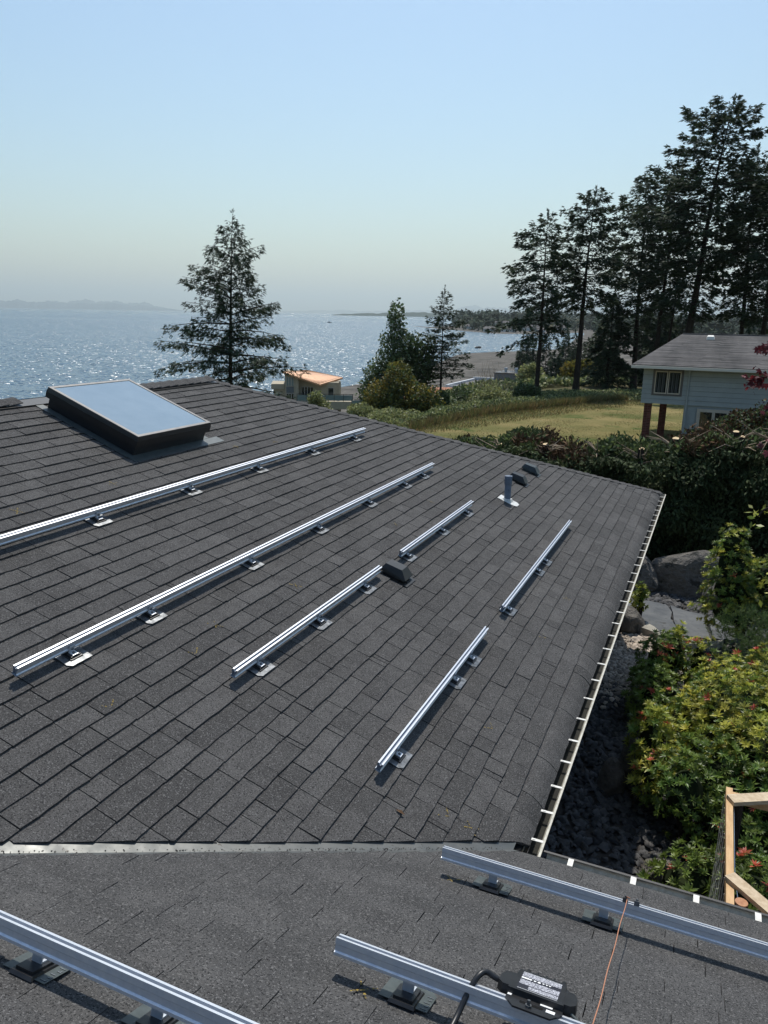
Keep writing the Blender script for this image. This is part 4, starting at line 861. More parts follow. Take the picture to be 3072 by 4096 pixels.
band('lawn_tufts', 'short dry grass tufts at the lawn edge', 'grass', 16000, .16, .02, [M['grassgreen'], M['drygrass']], .5, tuft_region, 83, 0, 2.0)
def turf_region(n):
    y = rng.uniform(31, 74, n); x = rng.uniform(-18, 4, n); e = np.array([float(lawn_edge(v)) for v in y]); k = x > e+.2; k &= (np.sin(x*.9+y*.35)+np.sin(x*2.3-y*.8)+rng.normal(size=n)*.8) > .2; x, y = x[k], y[k]; return np.stack([x, y, zfun(x, y)+.05], 1)
band('lawn_turf', 'patchy dry and green turf blades on the lawn', 'grass', 90000, .05, .016, [M['drygrass'], M['grassgreen']], .55, turf_region, 85, 0, 1.2)
# slope scrub below the bluff
def scrub_region(n):
    t_ = rng.random(n); i = rng.integers(4, len(BLUFF)-3, n); B = np.array(BLUFF, float); p = B[i]+(B[i+1]-B[i])*t_[:, None]; dd = B[i+1]-B[i]; nn_ = unit(np.stack([-dd[:, 1], dd[:, 0]], 1)); p = p+nn_*(rng.random(n)*34-2)[:, None]
    h = .55+.4*np.sin(p[:, 0]*.5)*np.cos(p[:, 1]*.43); return np.stack([p[:, 0], p[:, 1], zfun(p[:, 0], p[:, 1])+h*(.4+.6*rng.random(n))], 1)
band('hillside_scrub', 'mixed scrub covering the slope down to the shore', 'scrub', 42000, .42, .17, [M['leaf_bush'], M['leaf_dark']], .5, scrub_region, 84, 0, .2)

# far wood on the opposite shore: one mass
rng = np.random.default_rng(91); n = 2600
az = rng.uniform(-18.6, 9, n); off = rng.random(n)**.8*1500
rr = interp(az, FARSH)*np.where(az > -8.6, .62, 1)+30+off; keep = (az > -17.9) | (off > 60)
az, rr = az[keep], rr[keep]; n = len(az); X = CAMP[0]+rr*np.sin(np.radians(az)); Y = CAMP[1]+rr*np.cos(np.radians(az)); Z = zfun(X, Y)
H = rng.uniform(9, 24, n)*np.where(rng.random(n) < .3, .55, 1); conif = rng.random(n) < .72; Vs = []; Fs = []; Ts = []; off_ = 0
for k in range(n):
    m_ = 26 if rr[k] < 1500 else 14; hh = np.sort(rng.random(m_)); a = rng.random(m_)*6.283; rb = H[k]*(.20 if conif[k] else .36); sh = (1.02-hh) if conif[k] else np.sqrt(np.clip(1-(2*hh-1.0)**2*.9, .05, 1))
    c = np.stack([X[k]+np.cos(a)*rb*sh*.35, Y[k]+np.sin(a)*rb*sh*.35, Z[k]+H[k]*(.05+.9*hh)], 1); d = np.stack([np.cos(a), np.sin(a), np.full(m_, -.35 if conif[k] else .2)], 1)
    V, F = blades(c, d, np.stack([-np.sin(a)*.3, np.cos(a)*.3, np.ones(m_)], 1)+rng.normal(size=(m_, 3))*.5, rb*sh*1.0+.5, (rb*sh*.55+.4)); Vs.append(V); Fs.append(F+off_); off_ += len(V); Ts.append(np.full(len(F), rng.random()))
o = nobj('far_wood', np.concatenate(Vs), np.concatenate(Fs), M['leaf_haze'], None, tone=np.concatenate(Ts), kind='stuff'); o["label"] = 'hazy wooded shore across the lagoon'; o["category"] = 'wood'
# houses on the far shore
for i, (a, dd, w, h, lab) in enumerate(((-17.3, 1120, 16, 6, 'leftmost small pale house on the far shore'), (-15.9, 985, 14, 6, 'pale house at the far waterline left of the first tall trunk'), (-14.6, 975, 18, 6, 'low pale house at the far waterline, centre of the cove'),
        (-12.9, 1040, 22, 8, 'white gabled house among the far trees between the two left trunks'), (-12.3, 1010, 12, 5, 'small white cottage beside the gabled far house'), (-10.9, 1120, 20, 7, 'dark-roofed far house right of the white gabled one'), (-15.2, 1250, 30, 7, 'long pale building high in the far wood'))):
    x, y = CAMP[0]+dd*math.sin(R(a)), CAMP[1]+dd*math.cos(R(a)); z = zz(x, y); t = thing('far_house', lab, 'house', (x, y, z), 'houses on the far shore')
    b = MB(); b.box((x-w/2, y-4, z-1), (x+w/2, y+4, z+h*.55)); b.build('wall', M['farwhite'], t)
    b = MB(); zt = z+h*.55+.02; b.prism([(x-w/2-.6, y-4.6, zt), (x+w/2+.6, y-4.6, zt), (x+w/2+.6, y+4.6, zt), (x-w/2-.6, y+4.6, zt)], [(x-w/2+1, y-.2, zt+h*.45), (x+w/2-1, y-.2, zt+h*.45), (x+w/2-1, y+.2, zt+h*.45), (x-w/2+1, y+.2, zt+h*.45)]); b.build('roof', M['farroof'], t)
    for k in range(3):
        b = MB(); xx = x-w/2+w*(k+.6)/3.4; b.box((xx-.9, y-4.06, z+h*.15), (xx+.9, y-4.01, z+h*.4)); b.build('window', M['pane'], t)
# rocks and a boat on the water
def stone_geo(c, r_, seed, flat=.7, sub=2):
    q = np.random.default_rng(seed); V = []; F = []
    bm_ = __import__('bmesh').new(); __import__('bmesh').ops.create_icosphere(bm_, subdivisions=sub, radius=1.0)
    ph = q.uniform(0, 6.28, 9); kx = q.normal(size=(9, 3))*2.0
    planes = unit(q.normal(size=(9, 3))); off = q.uniform(.62, .92, 9)
    for v in bm_.verts:
        p = np.array(v.co); w_ = 1+.07*sum(math.sin(kx[i]@p+ph[i]) for i in range(9))/2
        for pl, of in zip(planes, off):
            d_ = pl@p
            if d_ > of: p = p-pl*(d_-of)*.85
        p = p*w_; V.append((c[0]+p[0]*r_[0], c[1]+p[1]*r_[1], c[2]+p[2]*r_[2]*flat))
    F = [[v.index for v in f.verts] for f in bm_.faces]; bm_.free(); return V, F
for i, (x, y, s_, lab) in enumerate(((-141, 470, 2.2, 'dark rock standing in the lagoon off the spit'), (-104.0, 318, 1.6, 'dark rock on the tidal flat nearer the bluff'))):
    V, F = stone_geo((x, y, SEA+.4), (s_, s_*.8, s_*.6), 300+i); tag(pobj('sea_rock', V, F, M['rock'], None), lab, 'rock', 'rocks off the beach')
bx_, by_ = CAMP[0]+1650*math.sin(R(-27.6)), CAMP[1]+1650*math.cos(R(-27.6)); t = thing('boat', 'tiny dark motor boat far out on the glittering water', 'boat', (bx_, by_, SEA))
b = MB(); b.prism([(bx_-4, by_-1, SEA-.2), (bx_+4, by_-1, SEA-.2), (bx_+5, by_, SEA-.2), (bx_+4, by_+1, SEA-.2), (bx_-4, by_+1, SEA-.2)], [(bx_-4.4, by_-1.3, SEA+1.2), (bx_+4.6, by_-1.3, SEA+1.2), (bx_+6, by_, SEA+1.4), (bx_+4.6, by_+1.3, SEA+1.2), (bx_-4.4, by_+1.3, SEA+1.2)]); b.build('hull', M['boat'], t)
b = MB(); b.box((bx_-2, by_-.9, SEA+1.2), (bx_+1.5, by_+.9, SEA+2.6)); b.build('cabin', M['boat'], t)

# ------------------------------------------------------------------ neighbouring house
nh = thing('neighbour_house', 'grey-blue sided neighbouring house with weathered shingle roof, raised on brick posts', 'house', (1, 41, -3.6))
NX0, NX1, NY, NYB = -2.85, 9.0, 38.1, 46.4; ZE = 0.80; ZS = -1.12
b = MB(); b.box((NX0+.02, NY+.02, ZS), (NX1, NYB, ZE+.05)); b.build('upper_wall', M['n_darktrim'], nh, tone=.5)  # dark backing seen through the board gaps paints the lap shadows
b = MB(); b.box((-.72, NY+.05, -3.9), (NX1-.05, NYB-.1, ZS)); lw = b.build('lower_wall', M['n_siding'], nh, tone=.4)
for k in range(40):
    x = -.72+.24*k+.05; b = MB(); b.box((x, NY+.03, -3.9), (x+.045, NY+.05, ZS)); b.build('batten', M['n_siding'], lw, tone=.5)
uw = bpy.data.objects['upper_wall']; z = ZS
k = 0
while z < ZE-.02:
    zt = min(z+.232, ZE+.05); b = MB()
    b.prism([(NX0, NY-.030, z), (NX1, NY-.030, z), (NX1, NY+.019, z), (NX0, NY+.019, z)], [(NX0, NY-.001, zt), (NX1, NY-.001, zt), (NX1, NY+.019, zt), (NX0, NY+.019, zt)]); b.build('siding_board', M['n_siding'], uw, tone=rs.random())
    b = MB(); b.prism([(NX0-.016, NY-.012, z), (NX0+.018, NY-.012, z), (NX0+.018, NYB, z), (NX0-.016, NYB, z)], [(NX0-.001, NY-.001, zt), (NX0+.018, NY-.001, zt), (NX0+.018, NYB, zt), (NX0-.001, NYB, zt)]); b.build('siding_board', M['n_siding'], uw, tone=rs.random())
    z += .245
# roof with individually laid courses
RE = (NX0-.55, NY-.75, ZE+.06); RA = (-1.35, 42.2, 2.36); RR = (NX1+1, 42.2, 2.36); RE2 = (NX1+1, NY-.75, ZE+.06); RB = (NX0-.55, NYB+.7, ZE+.06); RB2 = (NX1+1, NYB+.7, ZE+.06)
b = MB(); b.poly([RE, RE2, RR, RA]); b.poly([RE, RA, RB]); b.poly([RA, RR, RB2, RB]); b.poly([RE2, RB2, RR]); nr_ = b.build('roof', M['n_roof'], nh, tone=.5)
nc = 34
for k in range(nc):
    t0, t1 = k/nc, (k+1.25)/nc; t1 = min(t1, 1)
    P = lambda t, e: (RE[0]+(RA[0]-RE[0])*t if not e else RE2[0], RE[1]+(RA[1]-RE[1])*t, RE[2]+(RA[2]-RE[2])*t)
    a, b0, c, d = P(t0, 0), P(t0, 1), P(t1, 1), P(t1, 0); q = random.Random(k); m_ = MB(); n = 14
    for j in range(n):
        u0, u1 = j/n, (j+1)/n; L_ = lambda p, r_, u: tuple(p[i]+(r_[i]-p[i])*u for i in range(3)); z0 = .030+q.uniform(-.006, .006)
        p0, p1, p2, p3 = L_(a, b0, u0), L_(a, b0, u1), L_(d, c, u1), L_(d, c, u0)
        m_.poly([(p0[0], p0[1], p0[2]+z0), (p1[0], p1[1], p1[2]+z0), (p2[0], p2[1], p2[2]+.006), (p3[0], p3[1], p3[2]+.006)]); m_.poly([(p0[0], p0[1], p0[2]-.002), (p1[0], p1[1], p1[2]-.002), (p1[0], p1[1], p1[2]+z0), (p0[0], p0[1], p0[2]+z0)])
    m_.build('shingle_course', M['n_roof'], nr_, tone=q.random())
b = MB(); b.bar((RA[0], RA[1], RA[2]+.03), (RR[0], RR[1], RR[2]+.03), .22, .04); b.build('ridge_cap', M['n_roof'], nr_, tone=.3)
b = MB(); b.box((RE[0]-.02, RE[1]-.12, ZE-.10), (RE2[0], RE[1]-.02, ZE+.035)); b.build('gutter', M['n_gutter'], nh)
b = MB(); b.box((RE[0], RE[1], ZE-.08), (NX1+.9, NY-.02, ZE-.055)); b.box((RE[0], NY-.02, ZE-.08), (NX0-.02, NYB, ZE-.055)); b.build('soffit', M['n_trim'], nh)
for i, x in enumerate((.1, 3.35)):
    b = MB(); t_ = .86; y = RE[1]+(RA[1]-RE[1])*t_; z = RE[2]+(RA[2]-RE[2])*t_+.03; b.prism([(x-.2, y-.2, z-.07), (x+.2, y-.2, z-.07), (x+.2, y+.2, z+.07), (x-.2, y+.2, z+.07)], [(x-.16, y-.17, z+.09), (x+.16, y-.17, z+.09), (x+.14, y+.12, z+.16), (x-.14, y+.12, z+.16)]); b.build('roof_vent', M['white'], nh)
def nwin(x0, x1, z0, z1, mull, dark=True):
    b = MB(); b.box((x0-.09, NY-.045, z0-.09), (x1+.09, NY-.018, z1+.09)); w = b.build('window', M['n_darktrim'] if dark else M['n_trim'], nh)
    e = [x0]+mull+[x1]
    for a, c in zip(e[:-1], e[1:]):
        b = MB(); b.box((a+.02, NY-.062, z0), (c-.02, NY-.046, z1)); b.build('sash', M['n_trim'], w)
        b = MB(); b.box((a+.07, NY-.066, z0+.06), (c-.07, NY-.0625, z1-.06)); b.build('pane', M['pane'], w)
        b = MB(); n = 5
        for k in range(n): xx = a+.1+(c-a-.2)*k/n; b.box((xx, NY-.0672, z0+.08), (xx+(c-a)*(.1 if k % 2 else .05), NY-.0662, z1-.08))
        b.build('curtain', M['curtain'], w, kind='stuff') if dark else None
nwin(-2.28, -.98, -.60, .56, [-1.63]); nwin(.02, 1.4, -2.6, -1.35, [.72], False)
b = MB(); b.tube(smooth([(-.62, NY-.6, ZE-.1), (-.62, NY-.45, ZE-.2), (-.62, NY-.12, ZE-.38), (-.62, NY-.07, ZE-.6), (-.62, NY-.07, -2.0), (-.62, NY-.07, -3.9)]), .045, 8); b.build('downpipe', M['n_siding'], nh, smooth=True, tone=.6)
for i, (x, y) in enumerate(((-2.5, 38.5), (-1.95, 42.0))):
    b = MB(); b.box((x-.17, y-.17, -4.2), (x+.17, y+.17, ZS)); c = b.build('brick_post', M['mortar'], nh); z = -4.1; kk = 0
    while z < ZS-.08:
        for sx in (0, 1):
            o_ = .0 if kk % 2 else .0; b = MB(); wd_ = .17; x0 = x-.185+sx*.187; b.box((x0, y-.185+(0 if kk % 2 else .002), z), (x0+.178, y+.185, z+.075)); b.build('brick', M['brick'], c, tone=rs.random())
        z += .088; kk += 1
b = MB(); b.bar((-2.5, 38.5, ZS-.06), (-1.95, 42.0, ZS-.06), .12, .12); b.build('beam', M['n_darktrim'], nh)
b = MB(); b.box((-2.9, NY-1.8, -3.42), (1.2, NY-.2, -3.36)); struct(b.build('patio', M['slab'], None))

# ------------------------------------------------------------------ buildings down by the shore
# cream house with the copper roof
bh = thing('beach_house', 'cream stucco beach house with a slanted copper roof and glass balcony', 'house', (-50, 90, -14))
ang = math.atan2(-(-50-CAMP[0]), 88-CAMP[1]); ex = np.array((math.cos(ang), math.sin(ang), 0)); ey = np.array((-math.sin(ang), math.cos(ang), 0)); o0 = np.array((-53.45, 85.92, 0.0))
BF = lambda x, y, z: tuple(o0+ex*x+ey*y+np.array((0, 0, z)))
b = MB(); b.box((.35, .0, -15), (2.2, 6, -5.15), BF); b.prism([BF(.35, 0, -5.15), BF(2.2, 0, -5.15), BF(2.2, 6, -5.15), BF(.35, 6, -5.15)], [BF(.35, 0, -4.8), BF(2.2, 0, -5.35), BF(2.2, 6, -5.0), BF(.35, 6, -4.7)]); b.build('wall', M['stucco'], bh)
b = MB(); b.box((2.2, .9, -15), (8.0, 6, -6.1), BF); b.prism([BF(2.2, .9, -6.1), BF(5.6, .9, -6.1), BF(5.6, 5, -6.1), BF(2.2, 5, -6.1)], [BF(2.2, .9, -5.45), BF(5.6, .9, -6.09), BF(5.6, 5, -5.9), BF(2.2, 5, -5.3)]); b.build('wall', M['stucco'], bh)
b = MB(); b.box((-1.2, .4, -15), (.35, 5, -7.0), BF); b.box((-1.5, .1, -7.0), (.3, 5, -6.3), BF); b.build('side_bay', M['stucco'], bh)
Lc, Nc, Rc, Fc = (-.05, -.5, -4.58), (5.1, -.6, -6.25), (8.35, 3.5, -5.62), (3.2, 5.2, -4.75)
b = MB(); b.prism([BF(x, y, z-.22) for x, y, z in (Lc, Nc, Rc, Fc)], [BF(*p) for p in (Lc, Nc, Rc, Fc)]); rf_ = b.build('roof', M['copper'], bh)
for k in range(1, 22):
    t_ = k/22; A = [Lc[i]+(Nc[i]-Lc[i])*t_ for i in range(3)]; B_ = [Fc[i]+(Rc[i]-Fc[i])*t_ for i in range(3)]; b = MB(); b.bar(BF(A[0], A[1], A[2]+.03), BF(B_[0], B_[1], B_[2]+.03), .05, .07); b.build('standing_seam', M['copper'], rf_)
for k in range(3):
    u, v = .62+.09*k*.6, .3+.16*k; P = [Lc[i]+(Nc[i]-Lc[i])*u+(Fc[i]-Lc[i])*v for i in range(3)]; b = MB(); b.box((P[0]-.35, P[1]-.5, P[2]-.1), (P[0]+.35, P[1]+.5, P[2]+.16), BF); b.build('roof_window', M['pane'], rf_)
def bwin(x0, x1, z0, z1, y, nm='window', cols=1, mat='railglass'):
    b = MB(); b.box((x0, y-.06, z0), (x1, y-.01, z1), BF); w = b.build(nm, M['n_trim'], bh)
    for k in range(cols):
        a, c = x0+(x1-x0)*k/cols+.06, x0+(x1-x0)*(k+1)/cols-.06; b = MB(); b.box((a, y-.075, z0+.08), (c, y-.062, z1-.08), BF); b.build('pane', M[mat], w)
bwin(.55, 1.55, -6.6, -5.3, 0, cols=3); bwin(.55, 1.55, -8.5, -7.5, 0, cols=3, mat='pane'); bwin(2.6, 4.2, -8.3, -6.7, .9, cols=4, mat='pane'); bwin(6.2, 7.0, -8.0, -6.8, .9, cols=1, mat='pane'); bwin(-.9, -.3, -8.3, -7.5, .4)
b = MB(); b.box((.55, -.05, -7.45), (1.55, -.02, -6.65), BF); b.build('spandrel', M['greywall'], bh)
b = MB(); b.box((1.9, -1.5, -9.5), (9.8, .9, -8.45), BF); b.build('balcony', M['stucco'], bh)
b = MB(); b.box((9.2, -2.5, -15), (12.6, 4.5, -9.0), BF); b.build('terrace_block', M['stucco'], bh); bwin(9.6, 10.3, -11.0, -9.9, -2.5); bwin(11.1, 12.0, -11.0, -9.9, -2.5, cols=1, mat='pane')
for lo, hi, y in ((2.0, 9.6, -1.4), (9.3, 12.5, -2.4)):
    zb = -8.45 if y > -2 else -9.0; b = MB(); b.box((lo, y-.02, zb+.95), (hi, y+.04, zb+1.02), BF); rl = b.build('railing', M['rail_metal'], bh)
    k = lo
    while k <= hi+.01: b = MB(); b.box((k-.03, y-.02, zb), (k+.03, y+.03, zb+.95), BF); b.build('post', M['rail_metal'], rl); k += 1.25
    b = MB(); b.box((lo+.05, y, zb+.1), (hi-.05, y+.01, zb+.85), BF); b.build('glass_panel', M['railglass'], rl)
b = MB(); b.box((7.7, .4, -8.45), (7.95, .65, -5.9), BF); b.build('porch_post', M['stucco'], bh)
t = thing('flag', 'small red and white flag flying at the beach house terrace', 'flag', BF(11.9, -1.9, -9)); b = MB(); b.tube([BF(11.9, -1.9, -9), BF(11.95, -1.9, -6.4)], .025, 6); b.build('pole', M['rail_metal'], t)
b = MB(); b.prism([BF(11.95, -1.9, -7.1), BF(12.2, -1.85, -7.3), BF(12.75, -1.95, -7.25), BF(12.6, -1.9, -6.5), BF(12.2, -1.85, -6.4), BF(11.95, -1.9, -6.45)], [BF(11.95, -1.88, -7.1), BF(12.2, -1.83, -7.3), BF(12.75, -1.93, -7.25), BF(12.6, -1.88, -6.5), BF(12.2, -1.83, -6.4), BF(11.95, -1.88, -6.45)]); b.build('cloth', M['red'], t)
b = MB(); b.prism([BF(12.22, -1.96, -7.1), BF(12.5, -1.98, -7.1), BF(12.42, -1.96, -6.6), BF(12.2, -1.94, -6.55)], [BF(12.22, -1.9, -7.1), BF(12.5, -1.94, -7.1), BF(12.42, -1.9, -6.6), BF(12.2, -1.9, -6.55)]); b.build('white_band', M['white'], t)
# terracotta roofed house half hidden behind trees
th = thing('tiled_house', 'terracotta roofed house glimpsed behind the slim fir', 'house', (-36, 106, -14))
b = MB(); b.box((-42, 103.5, -15), (-30.5, 110, -9.3)); b.build('wall', M['stucco'], th)
b = MB(); b.prism([(-43, 102.6, -9.3), (-29.6, 102.6, -8.8), (-29.6, 110.5, -8.8), (-43, 110.5, -9.3)], [(-41.5, 106.5, -7.7), (-31, 106.5, -7.3), (-31, 107, -7.3), (-41.5, 107, -7.7)]); tr_ = b.build('roof', M['terracotta'], th, tone=.5)
for k in range(28):
    x = -42.6+k*.46; b = MB(); tt = (x+43)/13.4; b.bar((x, 102.6, -9.28+.5*tt), (max(-41.5, min(-31, x)), 106.5, -7.68+.4*tt), .16, .1); b.build('tile_row', M['terracotta'], tr_, tone=rs.random())
b = MB(); b.box((-41, 103.4, -12), (-39.8, 103.49, -10.2)); b.build('window', M['pane'], th); b = MB(); b.box((-37.5, 103.4, -12), (-36, 103.49, -10.2)); b.build('window', M['pane'], th)
# flat roofed building
fb = thing('flat_roof_building', 'grey flat-roofed building with white parapet between the tall trunks', 'building', (-29, 124, -14))
b = MB(); b.box((-41, 118, -15.5), (-20.5, 134, -8.6)); b.build('wall', M['greenwall'], fb, tone=.5)
b = MB(); b.box((-40.7, 118.3, -8.6), (-20.8, 133.7, -8.45)); rf_ = b.build('roof', M['flatroof'], fb)
for lo, hi in (((-41.1, 117.9, -8.59), (-20.4, 118.3, -8.15)), ((-41.1, 133.7, -8.59), (-20.4, 134.1, -7.9)), ((-41.1, 118.3, -8.59), (-40.7, 133.7, -8.12)), ((-20.8, 118.3, -8.59), (-20.4, 133.7, -7.95))):
    b = MB(); b.box(lo, hi); b.build('parapet', M['parapet'], fb)
b = MB(); b.box((-34.5, 124, -8.45), (-29.5, 130, -6.3)); ph_ = b.build('penthouse', M['greywall'], fb); b = MB(); b.box((-34.6, 123.9, -6.299), (-29.4, 130.1, -6.18)); b.build('coping', M['brownmetal'], ph_)
for x in (-33, -31.2):
    b = MB(); b.tube([(x, 126, -6.2), (x, 126, -5.75), (x, 126, -5.7), (x, 126, -5.4)], [.22, .22, .33, .28], 12); b.build('roof_fan', M['parapet'], ph_)
for k in range(6):
    x = -39.5+k*3.1; b = MB(); b.box((x, 117.93, -12.2), (x+1.5, 117.98, -10.6)); b.build('window', M['pane'], fb)

# ------------------------------------------------------------------ hedge with cut trunks
rng = np.random.default_rng(101); hd = thing('hedge', 'tall dark cedar hedge with its top freshly cut, between the roof and the lawn', 'hedge', (1, 16, -2.9))
HX0, HX1 = -7.5, 7.0
def hy(x): return 14.6+.03*x+.25*np.sin(x*.9)            # near face
def htop(x): return -.02+.16*np.sin(x*1.3+1)+.12*np.sin(x*3.1)+np.clip((x-.4)*.30, 0, .9)-np.clip(-(x+2.5)*.16, 0, .6)
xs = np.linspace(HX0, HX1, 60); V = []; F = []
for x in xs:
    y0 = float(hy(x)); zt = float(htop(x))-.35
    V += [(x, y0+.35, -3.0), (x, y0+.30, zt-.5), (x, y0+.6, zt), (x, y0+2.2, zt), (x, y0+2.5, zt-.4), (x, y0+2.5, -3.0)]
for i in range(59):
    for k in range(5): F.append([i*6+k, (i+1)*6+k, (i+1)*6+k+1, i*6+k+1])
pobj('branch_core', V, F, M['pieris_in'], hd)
n = 90000; x = rng.uniform(HX0, HX1, n); kind = rng.random(n); zt = htop(x); zf = -2.75+(zt+2.75)*rng.random(n)**.8
lump = .22*np.sin(x*2.3+zf*1.9)+.16*np.sin(x*5.1-zf*3.3)+.12*np.sin(zf*6+x)
face = kind < .58; y = np.where(face, hy(x)+.12+lump-.25*rng.random(n)**2+np.clip(zf-zt+.5, 0, 1)*.5, hy(x)+.4+2.2*rng.random(n)); z = np.where(face, zf, zt-.28+.30*rng.random(n)+lump*.6)
P = np.stack([x, y, z], 1); d = unit(np.stack([rng.normal(size=n)*.6, -np.where(face, .8, .1)+rng.normal(size=n)*.4, np.where(face, -.55, .5)+rng.normal(size=n)*.45], 1)); V, F = blades(P, d, rnd_dir(n), .13*(.5+rng.random(n)), .028*(.6+.8*rng.random(n)))
brown = (~face) & (np.sin(x*1.9+.6)+.6*np.sin(x*4.3+y*2) > .0) & (rng.random(n) < .8); new = (~face) & ~brown & (rng.random(n) < .25)
nobj('foliage', V, F, [M['cedar'], M['cedar_brown'], M['cedar_new']], hd, tone=np.repeat(rng.random(n), 2), midx=np.repeat(np.where(brown, 1, np.where(new, 2, 0)), 2))
n = 12000; cl = rng.uniform(HX0, HX1, 46); clw = rng.uniform(.06, .3, 46); clh = rng.uniform(.08, .42, 46); k = rng.integers(0, 46, n); u = rng.random(n)
x = cl[k]+rng.normal(size=n)*clw[k]*(1-.75*u); y = hy(x)+.6+1.5*((k*.37) % 1)+rng.normal(size=n)*.2; z = htop(x)-.1+clh[k]*u; d = unit(np.stack([rng.normal(size=n)*.6, rng.normal(size=n)*.6, .6+rng.normal(size=n)*.4], 1)); V, F = blades(np.stack([x, y, z], 1), d, rnd_dir(n), .12, .03)
nobj('new_shoots', V, F, [M['cedar'], M['cedar_new']], hd, tone=np.repeat(rng.random(n), 2), midx=np.repeat((rng.random(n) < .45).astype(int), 2))
q = random.Random(8)
for i, (x, h, r_) in enumerate(((-3.05, .16, .085), (-1.75, .06, .06), (-.75, .22, .075), (-.02, .26, .085), (1.28, .36, .07), (1.42, .30, .06), (2.05, .42, .085), (2.3, .35, .07), (-4.3, .1, .07))):
    y = float(hy(x))+q.uniform(.55, .95); z = float(htop(x)); b = MB(); b.tube([(x, y, z-1.2), (x+.01, y, z+h)], [r_*1.1, r_], 12); c = b.build('cut_trunk', M['bark'], hd)
    b = MB(); b.tube([(x+.01, y, z+h+.001), (x+.01, y-.004, z+h+.012)], [r_*.97, r_*.94], 12); b.build('cut_face', M['cutwood'], c)
    for k in range(9):
        a = q.uniform(0, 6.28); l = q.uniform(.35, .95); z0 = z+q.uniform(-.15, .1); b = MB(); b.tube([(x, y, z0), (x+math.cos(a)*l*.5, y+math.sin(a)*l*.4, z0+.10+q.uniform(-.05, .15)), (x+math.cos(a)*l, y+math.sin(a)*l*.8, z0+.12+q.uniform(-.2, .35))], [.022, .014, .005], 5); b.build('bare_branch', M['twig'], hd)
for x in (-1.2, 2.3, -4.6):
    b = MB(); b.tube([(x, float(hy(x))+1.1, -3.0), (x, float(hy(x))+1.1, -1.9)], .16, 10); b.build('lower_trunk', M['bark'], hd)
broadleaf('bronze-leaved shrub in front of the neighbouring house window', (2.3, 33, -3.3), [(2.3, 33, -1.5, 1.5, 1, 1.0), (1.3, 33, -1.9, 1.0, .8, .8), (3.4, 33, -1.3, 1.3, .9, 1.1), (4.4, 33, -1.6, 1.1, .9, 1.0)], 9000, .13, .06, 'cedar_brown', 110, 6, 'shrub', 'shrub', None, .3, .05, 'leaf_dark', .4)

# ------------------------------------------------------------------ garden between the house and the hedge
rng = np.random.default_rng(120)
b = MB(); b.box((-.6, -.4, -2.95), (9, 15.2, -2.74)); struct(b.build('garden_bed', M['soil'], None))
def stones(name, label, n, region, size, mat, seed):
    g = np.random.default_rng(seed); P = region(g, n); n = len(P)
    base = np.array([(-1, -.7, -.3), (1, -.6, -.35), (.8, .8, -.3), (-.7, .9, -.35), (-.6, -.5, .5), (.55, -.35, .6), (.45, .6, .45), (-.5, .45, .55)], float)
    fc = np.array([(4, 5, 6), (4, 6, 7), (0, 1, 5), (0, 5, 4), (1, 2, 6), (1, 6, 5), (2, 3, 7), (2, 7, 6), (3, 0, 4), (3, 4, 7)])
    V = base[None]*(1+g.normal(size=(n, 8, 3))*.22); s_ = size*(.55+.9*g.random(n)**1.5); V *= np.stack([s_, s_*(.6+.4*g.random(n)), s_*(.4+.35*g.random(n))], 1)[:, None]
    a = g.random(n)*6.283; ca, sa = np.cos(a)[:, None], np.sin(a)[:, None]; x, y = V[..., 0]*ca-V[..., 1]*sa, V[..., 0]*sa+V[..., 1]*ca
    tl = g.normal(size=(n, 1))*.35; z = V[..., 2]+x*tl; W = np.stack([x, y, z], -1)+P[:, None]
    F = (fc[None]+np.arange(n)[:, None, None]*8).reshape(-1, 3)
    o = nobj(name, W.reshape(-1, 3), F, M[mat], None, tone=np.repeat(g.random(n), 10), kind='stuff'); o["label"] = label; o["category"] = 'gravel'; return o
def reg_dark(g, n):
    x = g.uniform(-.55, 3.2, n); y = g.uniform(-.3, 14.2, n); return np.stack([x, y, -2.72+g.random(n)*.035], 1)
stones('crushed_gravel', 'dark crushed rock covering the garden bed below the gutter', 15000, reg_dark, .052, 'gravel', 121)
def reg_pale(g, n):
    P = np.stack([g.normal(-.05, .3, n), g.normal(9.1, .7, n)], 1); return np.concatenate([P, -2.69+g.random((n, 1))*.03], 1)
stones('pale_gravel', 'patch of pale brown gravel in the sun beside the flagstone', 1600, reg_pale, .05, 'gravel_pale', 122)
def flag(pts, z0, z1, mat, seed, kind='path'):
    b = MB(); q = random.Random(seed); n = []
    for (ax, ay), (bx, by) in zip(pts, pts[1:]+pts[:1]):
        for k in range(4): n.append((ax+(bx-ax)*k/4+q.uniform(-.04, .04), ay+(by-ay)*k/4+q.uniform(-.04, .04)))
    b.prism([(x, y, z0) for x, y in n], [(x, y, z1) for x, y in n]); return b
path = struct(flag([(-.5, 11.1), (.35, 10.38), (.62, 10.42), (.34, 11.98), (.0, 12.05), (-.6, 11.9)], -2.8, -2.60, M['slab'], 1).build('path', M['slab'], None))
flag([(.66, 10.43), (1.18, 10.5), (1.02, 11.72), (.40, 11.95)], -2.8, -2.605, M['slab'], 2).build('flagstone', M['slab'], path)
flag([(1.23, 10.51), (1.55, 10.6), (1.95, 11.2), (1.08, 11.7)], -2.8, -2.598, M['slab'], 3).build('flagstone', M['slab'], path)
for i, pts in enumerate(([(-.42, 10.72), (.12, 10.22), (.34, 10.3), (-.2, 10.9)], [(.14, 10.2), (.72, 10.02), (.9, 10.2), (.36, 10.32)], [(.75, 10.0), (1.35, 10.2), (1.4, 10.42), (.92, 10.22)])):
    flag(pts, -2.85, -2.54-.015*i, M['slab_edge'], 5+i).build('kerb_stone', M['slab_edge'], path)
GB = 'boulders edging the garden'
